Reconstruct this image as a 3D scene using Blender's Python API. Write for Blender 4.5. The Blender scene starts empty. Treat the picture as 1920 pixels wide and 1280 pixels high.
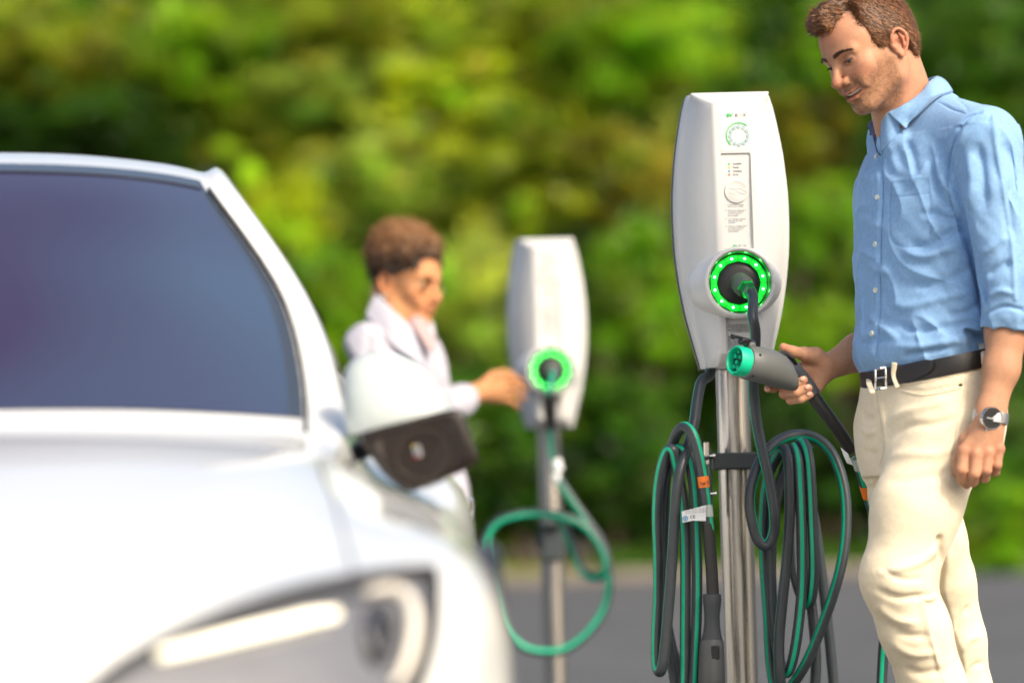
import bpy, math, random
import numpy as np
from mathutils import Vector, Matrix

random.seed(7)
rng = np.random.default_rng(7)
R = math.radians
SC = bpy.context.scene
COL = SC.collection

# ---------------------------------------------------------------- camera
CAM_Z = 0.72
FPX = 7200.0                      # focal length in photo pixels (1920 wide)
PITCH, ROLL = R(3.085), -0.0285
cam_d = bpy.data.cameras.new('camera')
cam = bpy.data.objects.new('camera', cam_d)
COL.objects.link(cam)
SC.camera = cam
cam_d.sensor_width = 36.0
cam_d.lens = FPX / 1920 * 36
cam_d.clip_start = 0.3
cam_d.clip_end = 3000
CAM_M = Matrix.Rotation(math.pi / 2 + PITCH, 3, 'X') @ Matrix.Rotation(ROLL, 3, 'Z')
cam.matrix_world = Matrix.Translation((0, 0, CAM_Z)) @ CAM_M.to_4x4()
cam_d.dof.use_dof = True
cam_d.dof.focus_distance = 7.97
cam_d.dof.aperture_fstop = cam_d.lens / 67.0
cam_d.dof.aperture_blades = 0
CM = np.array(CAM_M)


def at(px, py, Y):
    """Point of the world seen at a photo pixel, at the given distance Y."""
    d = CM @ np.array([(px - 960) / FPX, -(py - 640) / FPX, -1.0])
    d = d * (Y / d[1])
    return np.array([d[0], d[1], d[2] + CAM_Z])


def pix(P):
    Q = (np.asarray(P, float) - np.array([0, 0, CAM_Z])) @ CM
    return np.stack([960 + FPX * Q[..., 0] / -Q[..., 2], 640 - FPX * Q[..., 1] / -Q[..., 2]], -1)


# ---------------------------------------------------------------- light
world = bpy.data.worlds.new('World')
SC.world = world
world.use_nodes = True
wn = world.node_tree.nodes
sky = wn.new('ShaderNodeTexSky')
sky.sky_type = 'NISHITA'
sky.sun_disc = False
SUN_EL, SUN_AZ = R(39), R(141)      # azimuth measured clockwise from +Y (north)
sky.sun_elevation = SUN_EL
sky.sun_rotation = SUN_AZ
sky.dust_density = 6.0
sky.ozone_density = 0.5
sky.air_density = 1.0
bg = wn['Background']
world.node_tree.links.new(sky.outputs[0], bg.inputs[0])
bg.inputs[1].default_value = 0.15
sun_d = bpy.data.lights.new('sun', 'SUN')
sun_d.energy = 2.15
sun_d.angle = R(8)
sun_d.color = (1.0, 0.88, 0.70)
sun = bpy.data.objects.new('sun', sun_d)
COL.objects.link(sun)
sdir = Vector((math.sin(SUN_AZ) * math.cos(SUN_EL), math.cos(SUN_AZ) * math.cos(SUN_EL), math.sin(SUN_EL)))
sun.rotation_euler = sdir.to_track_quat('Z', 'Y').to_euler()
sun.location = (4, -4, 6)
SC.view_settings.view_transform = 'Standard'
SC.view_settings.look = 'None'
SC.view_settings.exposure = 0.66
SC.view_settings.gamma = 1
SC.cycles.use_denoising = True
SC.cycles.max_bounces = 8
SC.cycles.transparent_max_bounces = 12
SC.cycles.sample_clamp_indirect = 4.0


# ---------------------------------------------------------------- materials
def mat(name, color, rough=0.5, metal=0.0, spec=0.5, coat=0.0, attr=None, sss=0.0, sss_col=None, emit=None, estr=0.0,
        noise=0.0, nscale=20.0, bump=0.0, bscale=200.0, bdist=0.001, trans=0.0, ior=1.45, sheen=0.0, aniso=0.0, rnoise=0.0, stretch=None):
    m = bpy.data.materials.new(name)
    m.use_nodes = True
    nt = m.node_tree
    N, L = nt.nodes, nt.links
    b = N['Principled BSDF']
    b.inputs['Base Color'].default_value = (*color, 1)
    b.inputs['Roughness'].default_value = rough
    b.inputs['Metallic'].default_value = metal
    b.inputs['Specular IOR Level'].default_value = spec
    b.inputs['Coat Weight'].default_value = coat
    b.inputs['Coat Roughness'].default_value = 0.05
    b.inputs['IOR'].default_value = ior
    b.inputs['Transmission Weight'].default_value = trans
    b.inputs['Sheen Weight'].default_value = sheen
    b.inputs['Anisotropic'].default_value = aniso
    if sss:
        b.inputs['Subsurface Weight'].default_value = sss
        b.inputs['Subsurface Radius'].default_value = sss_col or (1, .3, .15)
        b.inputs['Subsurface Scale'].default_value = 0.006
    if emit:
        b.inputs['Emission Color'].default_value = (*emit, 1)
        b.inputs['Emission Strength'].default_value = estr
    src = None
    if attr:
        a = N.new('ShaderNodeAttribute')
        a.attribute_name = attr
        src = a.outputs['Color']
    tc = N.new('ShaderNodeTexCoord')
    vec = tc.outputs['Object']
    if stretch:
        mp = N.new('ShaderNodeMapping')
        mp.inputs['Scale'].default_value = stretch
        L.new(vec, mp.inputs['Vector'])
        vec = mp.outputs[0]
    if noise:
        n = N.new('ShaderNodeTexNoise')
        n.inputs['Scale'].default_value = nscale
        n.inputs['Detail'].default_value = 6
        L.new(vec, n.inputs['Vector'])
        mr = N.new('ShaderNodeMapRange')
        mr.inputs['From Min'].default_value = .25
        mr.inputs['From Max'].default_value = .75
        mr.inputs['To Min'].default_value = 1 - noise
        mr.inputs['To Max'].default_value = 1 + noise
        L.new(n.outputs['Fac'], mr.inputs['Value'])
        mx = N.new('ShaderNodeMix')
        mx.data_type = 'RGBA'
        mx.blend_type = 'MULTIPLY'
        mx.inputs['Factor'].default_value = 1
        if src:
            L.new(src, mx.inputs[6])
        else:
            mx.inputs[6].default_value = (*color, 1)
        L.new(mr.outputs[0], mx.inputs[7])
        src = mx.outputs[2]
        if rnoise:
            m2 = N.new('ShaderNodeMapRange')
            m2.inputs['To Min'].default_value = rough - rnoise
            m2.inputs['To Max'].default_value = rough + rnoise
            L.new(n.outputs['Fac'], m2.inputs['Value'])
            L.new(m2.outputs[0], b.inputs['Roughness'])
    if src:
        L.new(src, b.inputs['Base Color'])
    if bump:
        n = N.new('ShaderNodeTexNoise')
        n.inputs['Scale'].default_value = bscale
        n.inputs['Detail'].default_value = 4
        L.new(vec, n.inputs['Vector'])
        bp = N.new('ShaderNodeBump')
        bp.inputs['Strength'].default_value = bump
        bp.inputs['Distance'].default_value = bdist
        L.new(n.outputs['Fac'], bp.inputs['Height'])
        L.new(bp.outputs[0], b.inputs['Normal'])
    return m


# ---------------------------------------------------------------- object helpers
def tag(o, label=None, cat=None, group=None, kind=None):
    if label: o['label'] = label
    if cat: o['category'] = cat
    if group: o['group'] = group
    if kind: o['kind'] = kind
    return o


def empty(name, loc=(0, 0, 0), rz=0.0):
    o = bpy.data.objects.new(name, None)
    COL.objects.link(o)
    o.location = [float(v) for v in loc]
    o.rotation_euler = (0, 0, rz)
    o.empty_display_size = 0.1
    return o


def origin_of(o):
    v = Vector((0, 0, 0))
    while o is not None:
        v = v + o.location
        o = o.parent
    return np.array(v)


def copy_tree(o, parent=None):
    c = o.copy()
    COL.objects.link(c)
    c.parent = parent
    for ch in [x for x in bpy.data.objects if x.parent == o]:
        copy_tree(ch, c)
    return c


def mesh_np(name, V, F, mats, parent=None, smooth=True, col=None, fm=None, local=False):
    """Fast mesh from arrays. F is (n,4) or (n,3) or a list of index tuples."""
    V = np.asarray(V, np.float64)
    if parent is not None and not local:
        V = V - origin_of(parent)
    me = bpy.data.meshes.new(name)
    if isinstance(F, np.ndarray):
        k = F.shape[1]
        me.vertices.add(len(V))
        me.vertices.foreach_set('co', V.astype(np.float32).ravel())
        me.loops.add(F.size)
        me.loops.foreach_set('vertex_index', F.astype(np.int32).ravel())
        me.polygons.add(len(F))
        me.polygons.foreach_set('loop_start', np.arange(0, F.size, k, dtype=np.int32))
        me.update(calc_edges=True)
        me.validate()
    else:
        me.from_pydata([tuple(map(float, v)) for v in V], [], F)
        me.update()
    for m in (mats if isinstance(mats, (list, tuple)) else [mats]):
        me.materials.append(m)
    n = len(me.polygons)
    me.polygons.foreach_set('use_smooth', np.full(n, bool(smooth)))
    if fm is not None and len(fm) == n:
        me.polygons.foreach_set('material_index', np.asarray(fm, np.int32))
    if col is not None:
        ca = me.color_attributes.new('Col', 'FLOAT_COLOR', 'POINT')
        c4 = np.ones((len(V), 4), np.float32)
        c4[:, :3] = col
        ca.data.foreach_set('color', c4.ravel())
    o = bpy.data.objects.new(name, me)
    COL.objects.link(o)
    o.parent = parent
    return o


def unit(v):
    v = np.asarray(v, float)
    return v / (np.linalg.norm(v) + 1e-12)


def frame(d, up=(0, 0, 1)):
    d = unit(d)
    u = np.asarray(up, float)
    if abs(np.dot(d, unit(u))) > .98:
        u = np.array([1., 0, 0])
    a = unit(np.cross(u, d))
    return a, np.cross(d, a), d


def spline(P, n=10, closed=False):
    """Catmull-Rom (centripetal-ish) through the rows of P; n steps per span."""
    P = np.asarray(P, float)
    if closed:
        Q = np.vstack([P[-1], P, P[0], P[1]])
    else:
        Q = np.vstack([2 * P[0] - P[1], P, 2 * P[-1] - P[-2]])
    out = []
    t = np.linspace(0, 1, n, endpoint=False)[:, None]
    for i in range(1, len(Q) - 2):
        a, b, c, d = Q[i - 1], Q[i], Q[i + 1], Q[i + 2]
        out.append(.5 * ((2 * b) + (c - a) * t + (2 * a - 5 * b + 4 * c - d) * t ** 2 + (3 * b - a - 3 * c + d) * t ** 3))
    out = np.vstack(out)
    if not closed:
        out = np.vstack([out, P[-1]])
    return out


class MB:
    """Collects shapes and links them as one mesh object."""

    def __init__(s):
        s.v, s.f, s.m = [], [], []

    def add(s, V, F, m=0):
        o = len(s.v)
        s.v.extend([tuple(map(float, v)) for v in V])
        s.f.extend([tuple(int(i) + o for i in f) for f in F])
        s.m.extend(m if isinstance(m, list) else [m] * len(F))

    def box(s, c, size, M=None, m=0, bev=0.0):
        c = np.asarray(c, float)
        h = np.asarray(size, float) / 2
        bv = min(bev, min(h) * .9)
        A = np.eye(3) if M is None else np.array(M)   # rows are axes
        if bv <= 0:
            V = [[x, y, z] for x in (-1, 1) for y in (-1, 1) for z in (-1, 1)]
            V = c + (np.array(V) * h) @ A
            s.add(V, [(0, 1, 3, 2), (4, 6, 7, 5), (0, 4, 5, 1), (2, 3, 7, 6), (0, 2, 6, 4), (1, 5, 7, 3)], m)
            return
        V, idx = [], {}
        for x in (-1, 1):
            for y in (-1, 1):
                for z in (-1, 1):
                    for k in range(3):
                        p = np.array([x, y, z]) * h
                        q = p - bv * np.array([x, y, z])
                        q[k] = p[k]
                        idx[(x, y, z, k)] = len(V)
                        V.append(q)
        F = []
        for k in range(3):
            a, b = [(1, 2), (2, 0), (0, 1)][k]
            for sg in (-1, 1):
                q = []
                for (u, w) in ((-1, -1), (1, -1), (1, 1), (-1, 1)):
                    t = [0, 0, 0]
                    t[k], t[a], t[b] = sg, u, w
                    q.append(idx[(*t, k)])
                F.append(q if sg > 0 else q[::-1])
        for k in range(3):
            a, b = [(1, 2), (2, 0), (0, 1)][k]
            for u in (-1, 1):
                for w in (-1, 1):
                    t = [0, 0, 0]
                    t[a], t[b] = u, w
                    q = []
                    for (kk, e) in ((a, -1), (a, 1), (b, 1), (b, -1)):
                        t2 = list(t)
                        t2[k] = e
                        q.append(idx[(*t2, kk)])
                    F.append(q if u * w < 0 else q[::-1])
        for x in (-1, 1):
            for y in (-1, 1):
                for z in (-1, 1):
                    q = [idx[(x, y, z, 0)], idx[(x, y, z, 1)], idx[(x, y, z, 2)]]
                    F.append(q if x * y * z > 0 else q[::-1])
        s.add(c + np.array(V) @ A, F, m)

    def rings(s, rings, m=0, cap0=True, cap1=True, closed=True, loop=False):
        """Loft rings (n_rings, n, 3)."""
        Rg = np.asarray(rings, float)
        n, k = Rg.shape[:2]
        F, ms = [], []
        kk = k if closed else k - 1
        for i in range(n if loop else n - 1):
            i2 = (i + 1) % n
            for j in range(kk):
                F.append((i * k + j, i * k + (j + 1) % k, i2 * k + (j + 1) % k, i2 * k + j))
                ms.append(m[j] if isinstance(m, (list, tuple)) else m)
        m0 = m[0] if isinstance(m, (list, tuple)) else m
        if not loop:
            if cap0: F.append(tuple(range(k))[::-1]); ms.append(m0)
            if cap1: F.append(tuple((n - 1) * k + j for j in range(k))); ms.append(m0)
        s.add(Rg.reshape(-1, 3), F, ms)

    def tube(s, P, r, seg=12, m=0, stripe=None, sdir=(0, -1, 0), sm=1, cap=True, flat=1.0, width=1, twist=0.0):
        P = np.asarray(P, float)
        T = np.gradient(P, axis=0)
        T /= np.linalg.norm(T, axis=1)[:, None] + 1e-12
        a = np.asarray(sdir, float)
        a = a - T[0] * np.dot(a, T[0])
        a = unit(a) if np.linalg.norm(a) > 1e-3 else frame(T[0])[0]
        rad = np.full(len(P), r) if np.isscalar(r) else np.interp(np.linspace(0, 1, len(P)), np.linspace(0, 1, len(r)), r)
        th = np.arange(seg) / seg * 2 * math.pi
        out = []
        for i in range(len(P)):
            a = a - T[i] * np.dot(a, T[i])
            a = unit(a)
            b = np.cross(T[i], a)
            t2 = th + twist * i / len(P)
            out.append(P[i] + rad[i] * (np.outer(np.cos(t2), a) + flat * np.outer(np.sin(t2), b)))
        mm = m
        if stripe is not None:
            mm = [sm if ((j - stripe + width // 2) % seg) < width else m for j in range(seg)]
        s.rings(out, mm, cap, cap)

    def cyl(s, a, b, r, r2=None, seg=24, m=0, bev=0.0):
        a, b = np.asarray(a, float), np.asarray(b, float)
        r2 = r if r2 is None else r2
        L = np.linalg.norm(b - a)
        if bev:
            prof = [(0, r - bev), (bev, r), (L - bev, r2), (L, r2 - bev)]
        else:
            prof = [(0, r), (L, r2)]
        s.lathe(a, b - a, prof, seg, m)

    def lathe(s, o, d, prof, seg=32, m=0, cap0=True, cap1=True, up=(0, 0, 1), ey=1.0):
        """prof: (height, radius) along d from o."""
        x, y, z = frame(d, up)
        th = np.arange(seg) / seg * 2 * math.pi
        c = np.outer(np.cos(th), x) + ey * np.outer(np.sin(th), y)
        s.rings([np.asarray(o, float) + h * z + r * c for h, r in prof], m, cap0, cap1)

    def ball(s, c, r, seg=16, rg=10, m=0, M=None):
        r = np.ones(3) * r
        A = np.eye(3) if M is None else np.array(M)
        ph = np.linspace(0.02, math.pi - .02, rg)
        th = np.arange(seg) / seg * 2 * math.pi
        rr = [np.stack([np.sin(p) * np.cos(th), np.sin(p) * np.sin(th), np.full(seg, -np.cos(p))], 1) * r @ A + np.asarray(c) for p in ph]
        s.rings(rr, m)

    def prism(s, poly, o, ax, ay, az, depth, m=0, bev=0.0):
        """Extrude 2D polygon (counter-clockwise about az) from o along az."""
        p = np.asarray(poly, float)
        o, ax, ay, az = map(lambda q: np.asarray(q, float), (o, ax, ay, az))
        c = p.mean(0)
        def ring(sc, h):
            q = c + (p - c) * sc if np.isscalar(sc) else p
            return o + np.outer(q[:, 0], ax) + np.outer(q[:, 1], ay) + h * az
        if bev:
            w = 1 - bev / max(1e-6, np.abs(p - c).max())
            s.rings([ring(w, 0), ring(1., bev), ring(1., depth - bev), ring(w, depth)], m)
        else:
            s.rings([ring(1., 0), ring(1., depth)], m)

    def build(s, name, mats, parent=None, smooth=True, angle=35, local=False):
        V = np.array(s.v, float)
        if parent is not None and not local:
            V = V - origin_of(parent)
        me = bpy.data.meshes.new(name)
        me.from_pydata([tuple(v) for v in V], [], s.f)
        me.update()
        for m in (mats if isinstance(mats, (list, tuple)) else [mats]):
            me.materials.append(m)
        me.polygons.foreach_set('material_index', np.array(s.m, np.int32))
        if smooth:
            me.polygons.foreach_set('use_smooth', np.ones(len(s.f), bool))
            try:
                me.set_sharp_from_angle(angle=R(angle))
            except Exception:
                pass
        o = bpy.data.objects.new(name, me)
        COL.objects.link(o)
        o.parent = parent
        return o


_font_cache = {}


def text_mesh(txt, size, o, ax, ay, m, mbuild, bold=0.0, align='LEFT', spacing=1.0, thick=0.0003, sx=1.0):
    """Writes raised lettering into the MB mbuild. o = baseline start, ax/ay = text axes."""
    cu = bpy.data.curves.new('lettering', 'FONT')
    cu.body = txt
    cu.size = 1.0
    cu.offset = bold
    cu.align_x = align
    cu.space_line = spacing
    cu.resolution_u = 2
    ob = bpy.data.objects.new('lettering', cu)
    COL.objects.link(ob)
    dg = bpy.context.evaluated_depsgraph_get()
    me = bpy.data.meshes.new_from_object(ob.evaluated_get(dg))
    V = np.array([v.co[:] for v in me.vertices])
    F = [tuple(p.vertices) for p in me.polygons]
    bpy.data.objects.remove(ob)
    bpy.data.meshes.remove(me)
    bpy.data.curves.remove(cu)
    if len(V) == 0:
        return
    ax, ay = unit(ax), unit(ay)
    n = np.cross(ax, ay)
    W = np.asarray(o) + np.outer(V[:, 0] * size * sx, ax) + np.outer(V[:, 1] * size, ay) + n * thick
    mbuild.add(W, F, m)


# ---------------------------------------------------------------- implicit surfaces
class SDF:
    def __init__(s, lo, hi, h):
        s.lo, s.h = np.asarray(lo, float), h
        s.n = np.ceil((np.asarray(hi, float) - s.lo) / h).astype(int) + 1
        s.D = np.full(s.n, 1.0, np.float32)
        s.ax = [(s.lo[i] + h * np.arange(s.n[i])).astype(np.float32) for i in range(3)]

    def win(s, lo, hi):
        a = np.clip(np.floor((np.asarray(lo) - s.lo) / s.h).astype(int), 0, s.n - 1)
        b = np.clip(np.ceil((np.asarray(hi) - s.lo) / s.h).astype(int) + 1, 1, s.n)
        sl = tuple(slice(a[i], b[i]) for i in range(3))
        return sl, s.ax[0][sl[0]][:, None, None], s.ax[1][sl[1]][None, :, None], s.ax[2][sl[2]][None, None, :]

    def op(s, lo, hi, f, k, sub=False):
        m = max(k, 3 * s.h) + s.h
        sl, X, Y, Z = s.win(np.asarray(lo) - m, np.asarray(hi) + m)
        if 0 in s.D[sl].shape: return
        d = f(X, Y, Z).astype(np.float32)
        c = s.D[sl]
        k = max(k, 1e-5)
        if sub:
            a, b = -c, d
            h = np.clip(.5 + .5 * (a - b) / k, 0, 1)
            s.D[sl] = -(a * (1 - h) + b * h - k * h * (1 - h))
        else:
            h = np.clip(.5 + .5 * (c - d) / k, 0, 1)
            s.D[sl] = c * (1 - h) + d * h - k * h * (1 - h)

    def cap(s, a, b, ra, rb=None, k=.01, sub=False, flat=None):
        """Rounded cone. flat=(axis, factor): thinner along a world axis direction."""
        a, b = np.asarray(a, float), np.asarray(b, float)
        rb = ra if rb is None else rb
        ab = b - a
        L2 = float(ab @ ab) + 1e-12
        r = max(ra, rb) * (1 if flat is None else max(1, 1))
        lo, hi = np.minimum(a, b) - r, np.maximum(a, b) + r

        def f(X, Y, Z):
            x, y, z = X - a[0], Y - a[1], Z - a[2]
            t = np.clip((x * ab[0] + y * ab[1] + z * ab[2]) / L2, 0, 1)
            x, y, z = x - t * ab[0], y - t * ab[1], z - t * ab[2]
            q = x * x + y * y + z * z
            if flat is not None:
                n, fac = unit(flat[0]), flat[1]
                pn = x * n[0] + y * n[1] + z * n[2]
                q = q + pn * pn * (fac * fac - 1)
                return (np.sqrt(q) - (ra + (rb - ra) * t)) / (fac ** .5)
            return np.sqrt(q) - (ra + (rb - ra) * t)
        s.op(lo, hi, f, k, sub)

    def chain(s, P, r, k=.008, kin=None, sub=False, flat=None):
        r = [r] * len(P) if np.isscalar(r) else r
        for i in range(len(P) - 1):
            s.cap(P[i], P[i + 1], r[i], r[i + 1], k, sub, flat)

    def ell(s, c, r, M=None, k=.01, sub=False):
        """Ellipsoid; rows of M are its axes."""
        c, r = np.asarray(c, float), np.ones(3) * np.asarray(r, float)
        A = np.eye(3) if M is None else np.array(M, float)
        e = np.sqrt(((A * r[:, None]) ** 2).sum(0))

        def f(X, Y, Z):
            x, y, z = X - c[0], Y - c[1], Z - c[2]
            p = [(x * A[i, 0] + y * A[i, 1] + z * A[i, 2]) / r[i] for i in range(3)]
            k0 = np.sqrt(p[0] ** 2 + p[1] ** 2 + p[2] ** 2)
            k1 = np.sqrt((p[0] / r[0]) ** 2 + (p[1] / r[1]) ** 2 + (p[2] / r[2]) ** 2) + 1e-6
            return k0 * (k0 - 1) / k1
        s.op(c - e, c + e, f, k, sub)

    def loft(s, S, k=.01, pw=2.2, ang=0.0, sub=False):
        """Stacked superellipses. S rows: z, cx, cy, ra, rb; ang turns the first radius from +X."""
        S = np.asarray(S, float)
        S = S[np.argsort(S[:, 0])]
        zt = np.linspace(S[0, 0], S[-1, 0], 200)
        # smooth interpolation through the sections
        tab = [np.interp(zt, S[:, 0], S[:, j]) for j in range(1, 5)]
        ker = np.hanning(19); ker /= ker.sum()
        tab = [np.convolve(np.pad(t, 9, 'edge'), ker, 'valid') for t in tab]
        ca, sa = math.cos(ang), math.sin(ang)
        rm = S[:, 3:5].max()
        lo = [S[:, 1].min() - rm, S[:, 2].min() - rm, S[0, 0]]
        hi = [S[:, 1].max() + rm, S[:, 2].max() + rm, S[-1, 0]]

        def f(X, Y, Z):
            cx, cy, ra, rb = [np.interp(Z, zt, t) for t in tab]
            x, y = X - cx, Y - cy
            u, v = np.abs(x * ca + y * sa) / ra, np.abs(-x * sa + y * ca) / rb
            g = (u ** pw + v ** pw) ** (1 / pw)
            d = (g - 1) * np.minimum(ra, rb) * 1.05
            return np.maximum(d, np.maximum(Z - S[-1, 0], S[0, 0] - Z))
        s.op(lo, hi, f, k, sub)

    def fn(s, lo, hi, f, k=.005, sub=False):
        s.op(lo, hi, f, k, sub)

    def mesh(s, smooth=1):
        D, n = s.D, s.n
        I = D < 0
        any_ = np.zeros(n - 1, bool)
        all_ = np.ones(n - 1, bool)
        cs = [(i, j, k) for i in (0, 1) for j in (0, 1) for k in (0, 1)]
        for i, j, k in cs:
            w = I[i:n[0] - 1 + i, j:n[1] - 1 + j, k:n[2] - 1 + k]
            any_ |= w
            all_ &= w
        cell = np.argwhere(any_ & ~all_)
        del any_, all_
        vals = np.stack([D[cell[:, 0] + i, cell[:, 1] + j, cell[:, 2] + k] for i, j, k in cs], 1)
        off = np.array(cs, float)
        acc = np.zeros((len(cell), 3))
        cnt = np.zeros(len(cell))
        for a in range(8):
            for b in range(a + 1, 8):
                if np.abs(off[a] - off[b]).sum() != 1: continue
                va, vb = vals[:, a], vals[:, b]
                m = (va < 0) != (vb < 0)
                t = np.where(m, va / np.where(m, va - vb, 1), 0)
                acc += np.where(m[:, None], off[a] + t[:, None] * (off[b] - off[a]), 0)
                cnt += m
        V = s.lo + (cell + acc / cnt[:, None]) * s.h
        idm = np.full(n - 1, -1, np.int32)
        idm[tuple(cell.T)] = np.arange(len(cell))
        F = []
        for ax in range(3):
            o1, o2 = [(1, 2), (2, 0), (0, 1)][ax]
            e = np.zeros(3, int); e[ax] = 1
            A = I[:n[0] - e[0], :n[1] - e[1], :n[2] - e[2]]
            B = I[e[0]:, e[1]:, e[2]:]
            c = np.argwhere(A != B)
            c = c[(c[:, o1] > 0) & (c[:, o2] > 0) & (c[:, o1] < n[o1] - 1) & (c[:, o2] < n[o2] - 1)]
            inside = I[tuple(c.T)]
            d1 = np.zeros(3, int); d1[o1] = 1
            d2 = np.zeros(3, int); d2[o2] = 1
            q = np.stack([idm[tuple((c - d1 - d2).T)], idm[tuple((c - d2).T)], idm[tuple(c.T)], idm[tuple((c - d1).T)]], 1)
            q[~inside] = q[~inside][:, ::-1]
            F.append(q)
        F = np.vstack(F)
        F = F[(F >= 0).all(1)]
        for _ in range(smooth):
            V = relax(V, F, .5)
        return V, F


def relax(V, F, f=.5, mask=None):
    S = np.zeros_like(V)
    C = np.zeros(len(V))
    k = F.shape[1]
    for i in range(k):
        a, b = F[:, i], F[:, (i + 1) % k]
        for j in range(3):
            S[:, j] += np.bincount(a, V[b, j], len(V)) + np.bincount(b, V[a, j], len(V))
        C += np.bincount(a, minlength=len(V)) + np.bincount(b, minlength=len(V))
    W = V + f * (S / np.maximum(C, 1)[:, None] - V)
    return W if mask is None else np.where(mask[:, None], W, V)


def normals(V, F):
    if F.shape[1] == 4:
        n = np.cross(V[F[:, 2]] - V[F[:, 0]], V[F[:, 3]] - V[F[:, 1]])
    else:
        n = np.cross(V[F[:, 1]] - V[F[:, 0]], V[F[:, 2]] - V[F[:, 0]])
    N = np.zeros_like(V)
    for i in range(F.shape[1]):
        for j in range(3):
            N[:, j] += np.bincount(F[:, i], n[:, j], len(V))
    return N / (np.linalg.norm(N, axis=1)[:, None] + 1e-12)


def pdist(Q, P):
    """Distance of 2D points Q to polyline P, and the parameter 0..1 along it."""
    P = np.asarray(P, float)
    best = np.full(len(Q), 1e9)
    par = np.zeros(len(Q))
    L = np.r_[0, np.cumsum(np.linalg.norm(np.diff(P, axis=0), axis=1))]
    for i in range(len(P) - 1):
        a, b = P[i], P[i + 1]
        ab = b - a
        t = np.clip(((Q - a) @ ab) / (ab @ ab + 1e-9), 0, 1)
        d = np.linalg.norm(Q - a - t[:, None] * ab, axis=1)
        m = d < best
        best[m] = d[m]
        par[m] = (L[i] + t[m] * (L[i + 1] - L[i])) / L[-1]
    return best, par


def folds(V, F, lines, mmpx=.00107):
    """Cloth folds and seams: (polyline in photo pixels, width px, height mm, taper) raised or sunk on the side in view."""
    N = normals(V, F)
    Q = pix(V)
    view = V - np.array([0, 0, CAM_Z])
    view /= np.linalg.norm(view, axis=1)[:, None]
    w = np.clip(-(N * view).sum(1) * 2.0, 0, 1)
    disp = np.zeros(len(V))
    for ln in lines:
        P, width, h = ln[0], ln[1], ln[2]
        taper = ln[3] if len(ln) > 3 else True
        P = spline(P, 6) if len(P) > 2 else np.asarray(P, float)
        lo, hi = P.min(0) - 3 * width, P.max(0) + 3 * width
        m = np.nonzero((Q[:, 0] > lo[0]) & (Q[:, 0] < hi[0]) & (Q[:, 1] > lo[1]) & (Q[:, 1] < hi[1]))[0]
        if not len(m): continue
        d, t = pdist(Q[m], P)
        g = np.exp(-(d / width) ** 2)
        if taper: g = g * np.clip(np.sin(math.pi * np.clip(t, .02, .98)) * 1.6, 0, 1)
        disp[m] += g * h * .001
    return V + N * (disp * w)[:, None]


def vnoise(P, scale, seed=0):
    """Cheap smooth value noise in numpy, -1..1."""
    P = np.asarray(P) * scale + seed * 17.3
    i = np.floor(P).astype(np.int64)
    f = P - i
    f = f * f * (3 - 2 * f)
    def hsh(a, b, c):
        n = (a * 73856093) ^ (b * 19349663) ^ (c * 83492791)
        n = (n ^ (n >> 13)) * 1274126177
        return ((n & 0xffff) / 32767.5) - 1
    r = 0
    for dx in (0, 1):
        for dy in (0, 1):
            for dz in (0, 1):
                w = (f[:, 0] if dx else 1 - f[:, 0]) * (f[:, 1] if dy else 1 - f[:, 1]) * (f[:, 2] if dz else 1 - f[:, 2])
                r = r + w * hsh(i[:, 0] + dx, i[:, 1] + dy, i[:, 2] + dz)
    return r
M = {}
M['white_shell'] = mat('white_plastic', (.58, .585, .57), .36, spec=.5, noise=.02, nscale=6, bump=.06, bscale=900, bdist=.0004)
M['white_card'] = mat('white_card', (.49, .50, .50), .34)
M['white_plate'] = mat('white_plate', (.58, .585, .57), .26)
M['grey_shell'] = mat('grey_plastic', (.10, .105, .11), .45)
M['led_green'] = mat('led_ring', (.0, .25, .02), .3, emit=(.0, 1.0, .05), estr=0.75, noise=.0)
M['led_white'] = mat('led_dot', (.8, 1, .8), .3, emit=(.16, 1.0, .22), estr=13)
M['black'] = mat('black_plastic', (.018, .019, .02), .38, noise=.15, nscale=40)
M['black_gloss'] = mat('black_gloss', (.012, .012, .013), .12)
M['rubber'] = mat('cable_rubber', (.036, .046, .054), .36, noise=.12, nscale=35, bump=.15, bscale=260, bdist=.0006)
M['mint'] = mat('mint_stripe', (.0, .40, .22), .42, noise=.08, nscale=50)
M['mint_plug'] = mat('mint_plug', (.0, .50, .27), .45, bump=.08, bscale=700, bdist=.0003)
M['plug_grey'] = mat('plug_grey', (.10, .108, .108), .50, noise=.06, nscale=30, bump=.12, bscale=900, bdist=.0004)
M['plug_dark'] = mat('plug_dark', (.035, .042, .052), .42, bump=.1, bscale=900, bdist=.0004)
M['steel'] = mat('brushed_steel', (.55, .53, .50), .27, metal=1, noise=.03, nscale=12, stretch=(14, 14, .02), rnoise=.03, bump=.01, bscale=25, bdist=.0003)
M['chrome'] = mat('chrome', (.62, .62, .62), .18, metal=1)
M['powder'] = mat('powder_coat', (.045, .058, .062), .42, bump=.1, bscale=700, bdist=.0003)
M['print_dark'] = mat('print_dark', (.03, .03, .035), .6)
M['print_grey'] = mat('print_grey', (.14, .15, .16), .6)
M['print_green'] = mat('print_green', (.02, .48, .12), .5)
M['print_pale'] = mat('print_pale_blue', (.30, .43, .46), .5)
M['print_yellow'] = mat('print_yellow', (.82, .60, .05), .5)
M['print_blue'] = mat('print_blue', (.03, .25, .55), .5)
M['print_red'] = mat('print_red', (.62, .06, .05), .5)
M['label_white'] = mat('label_white', (.72, .76, .78), .3)
M['sticker_orange'] = mat('sticker_orange', (.85, .20, .02), .4)
M['clear_green'] = mat('clear_green', (.02, .16, .06), .08, emit=(0, .6, .1), estr=.03, coat=1)  # faint green glow given to the plug collar, which is no lamp
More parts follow.
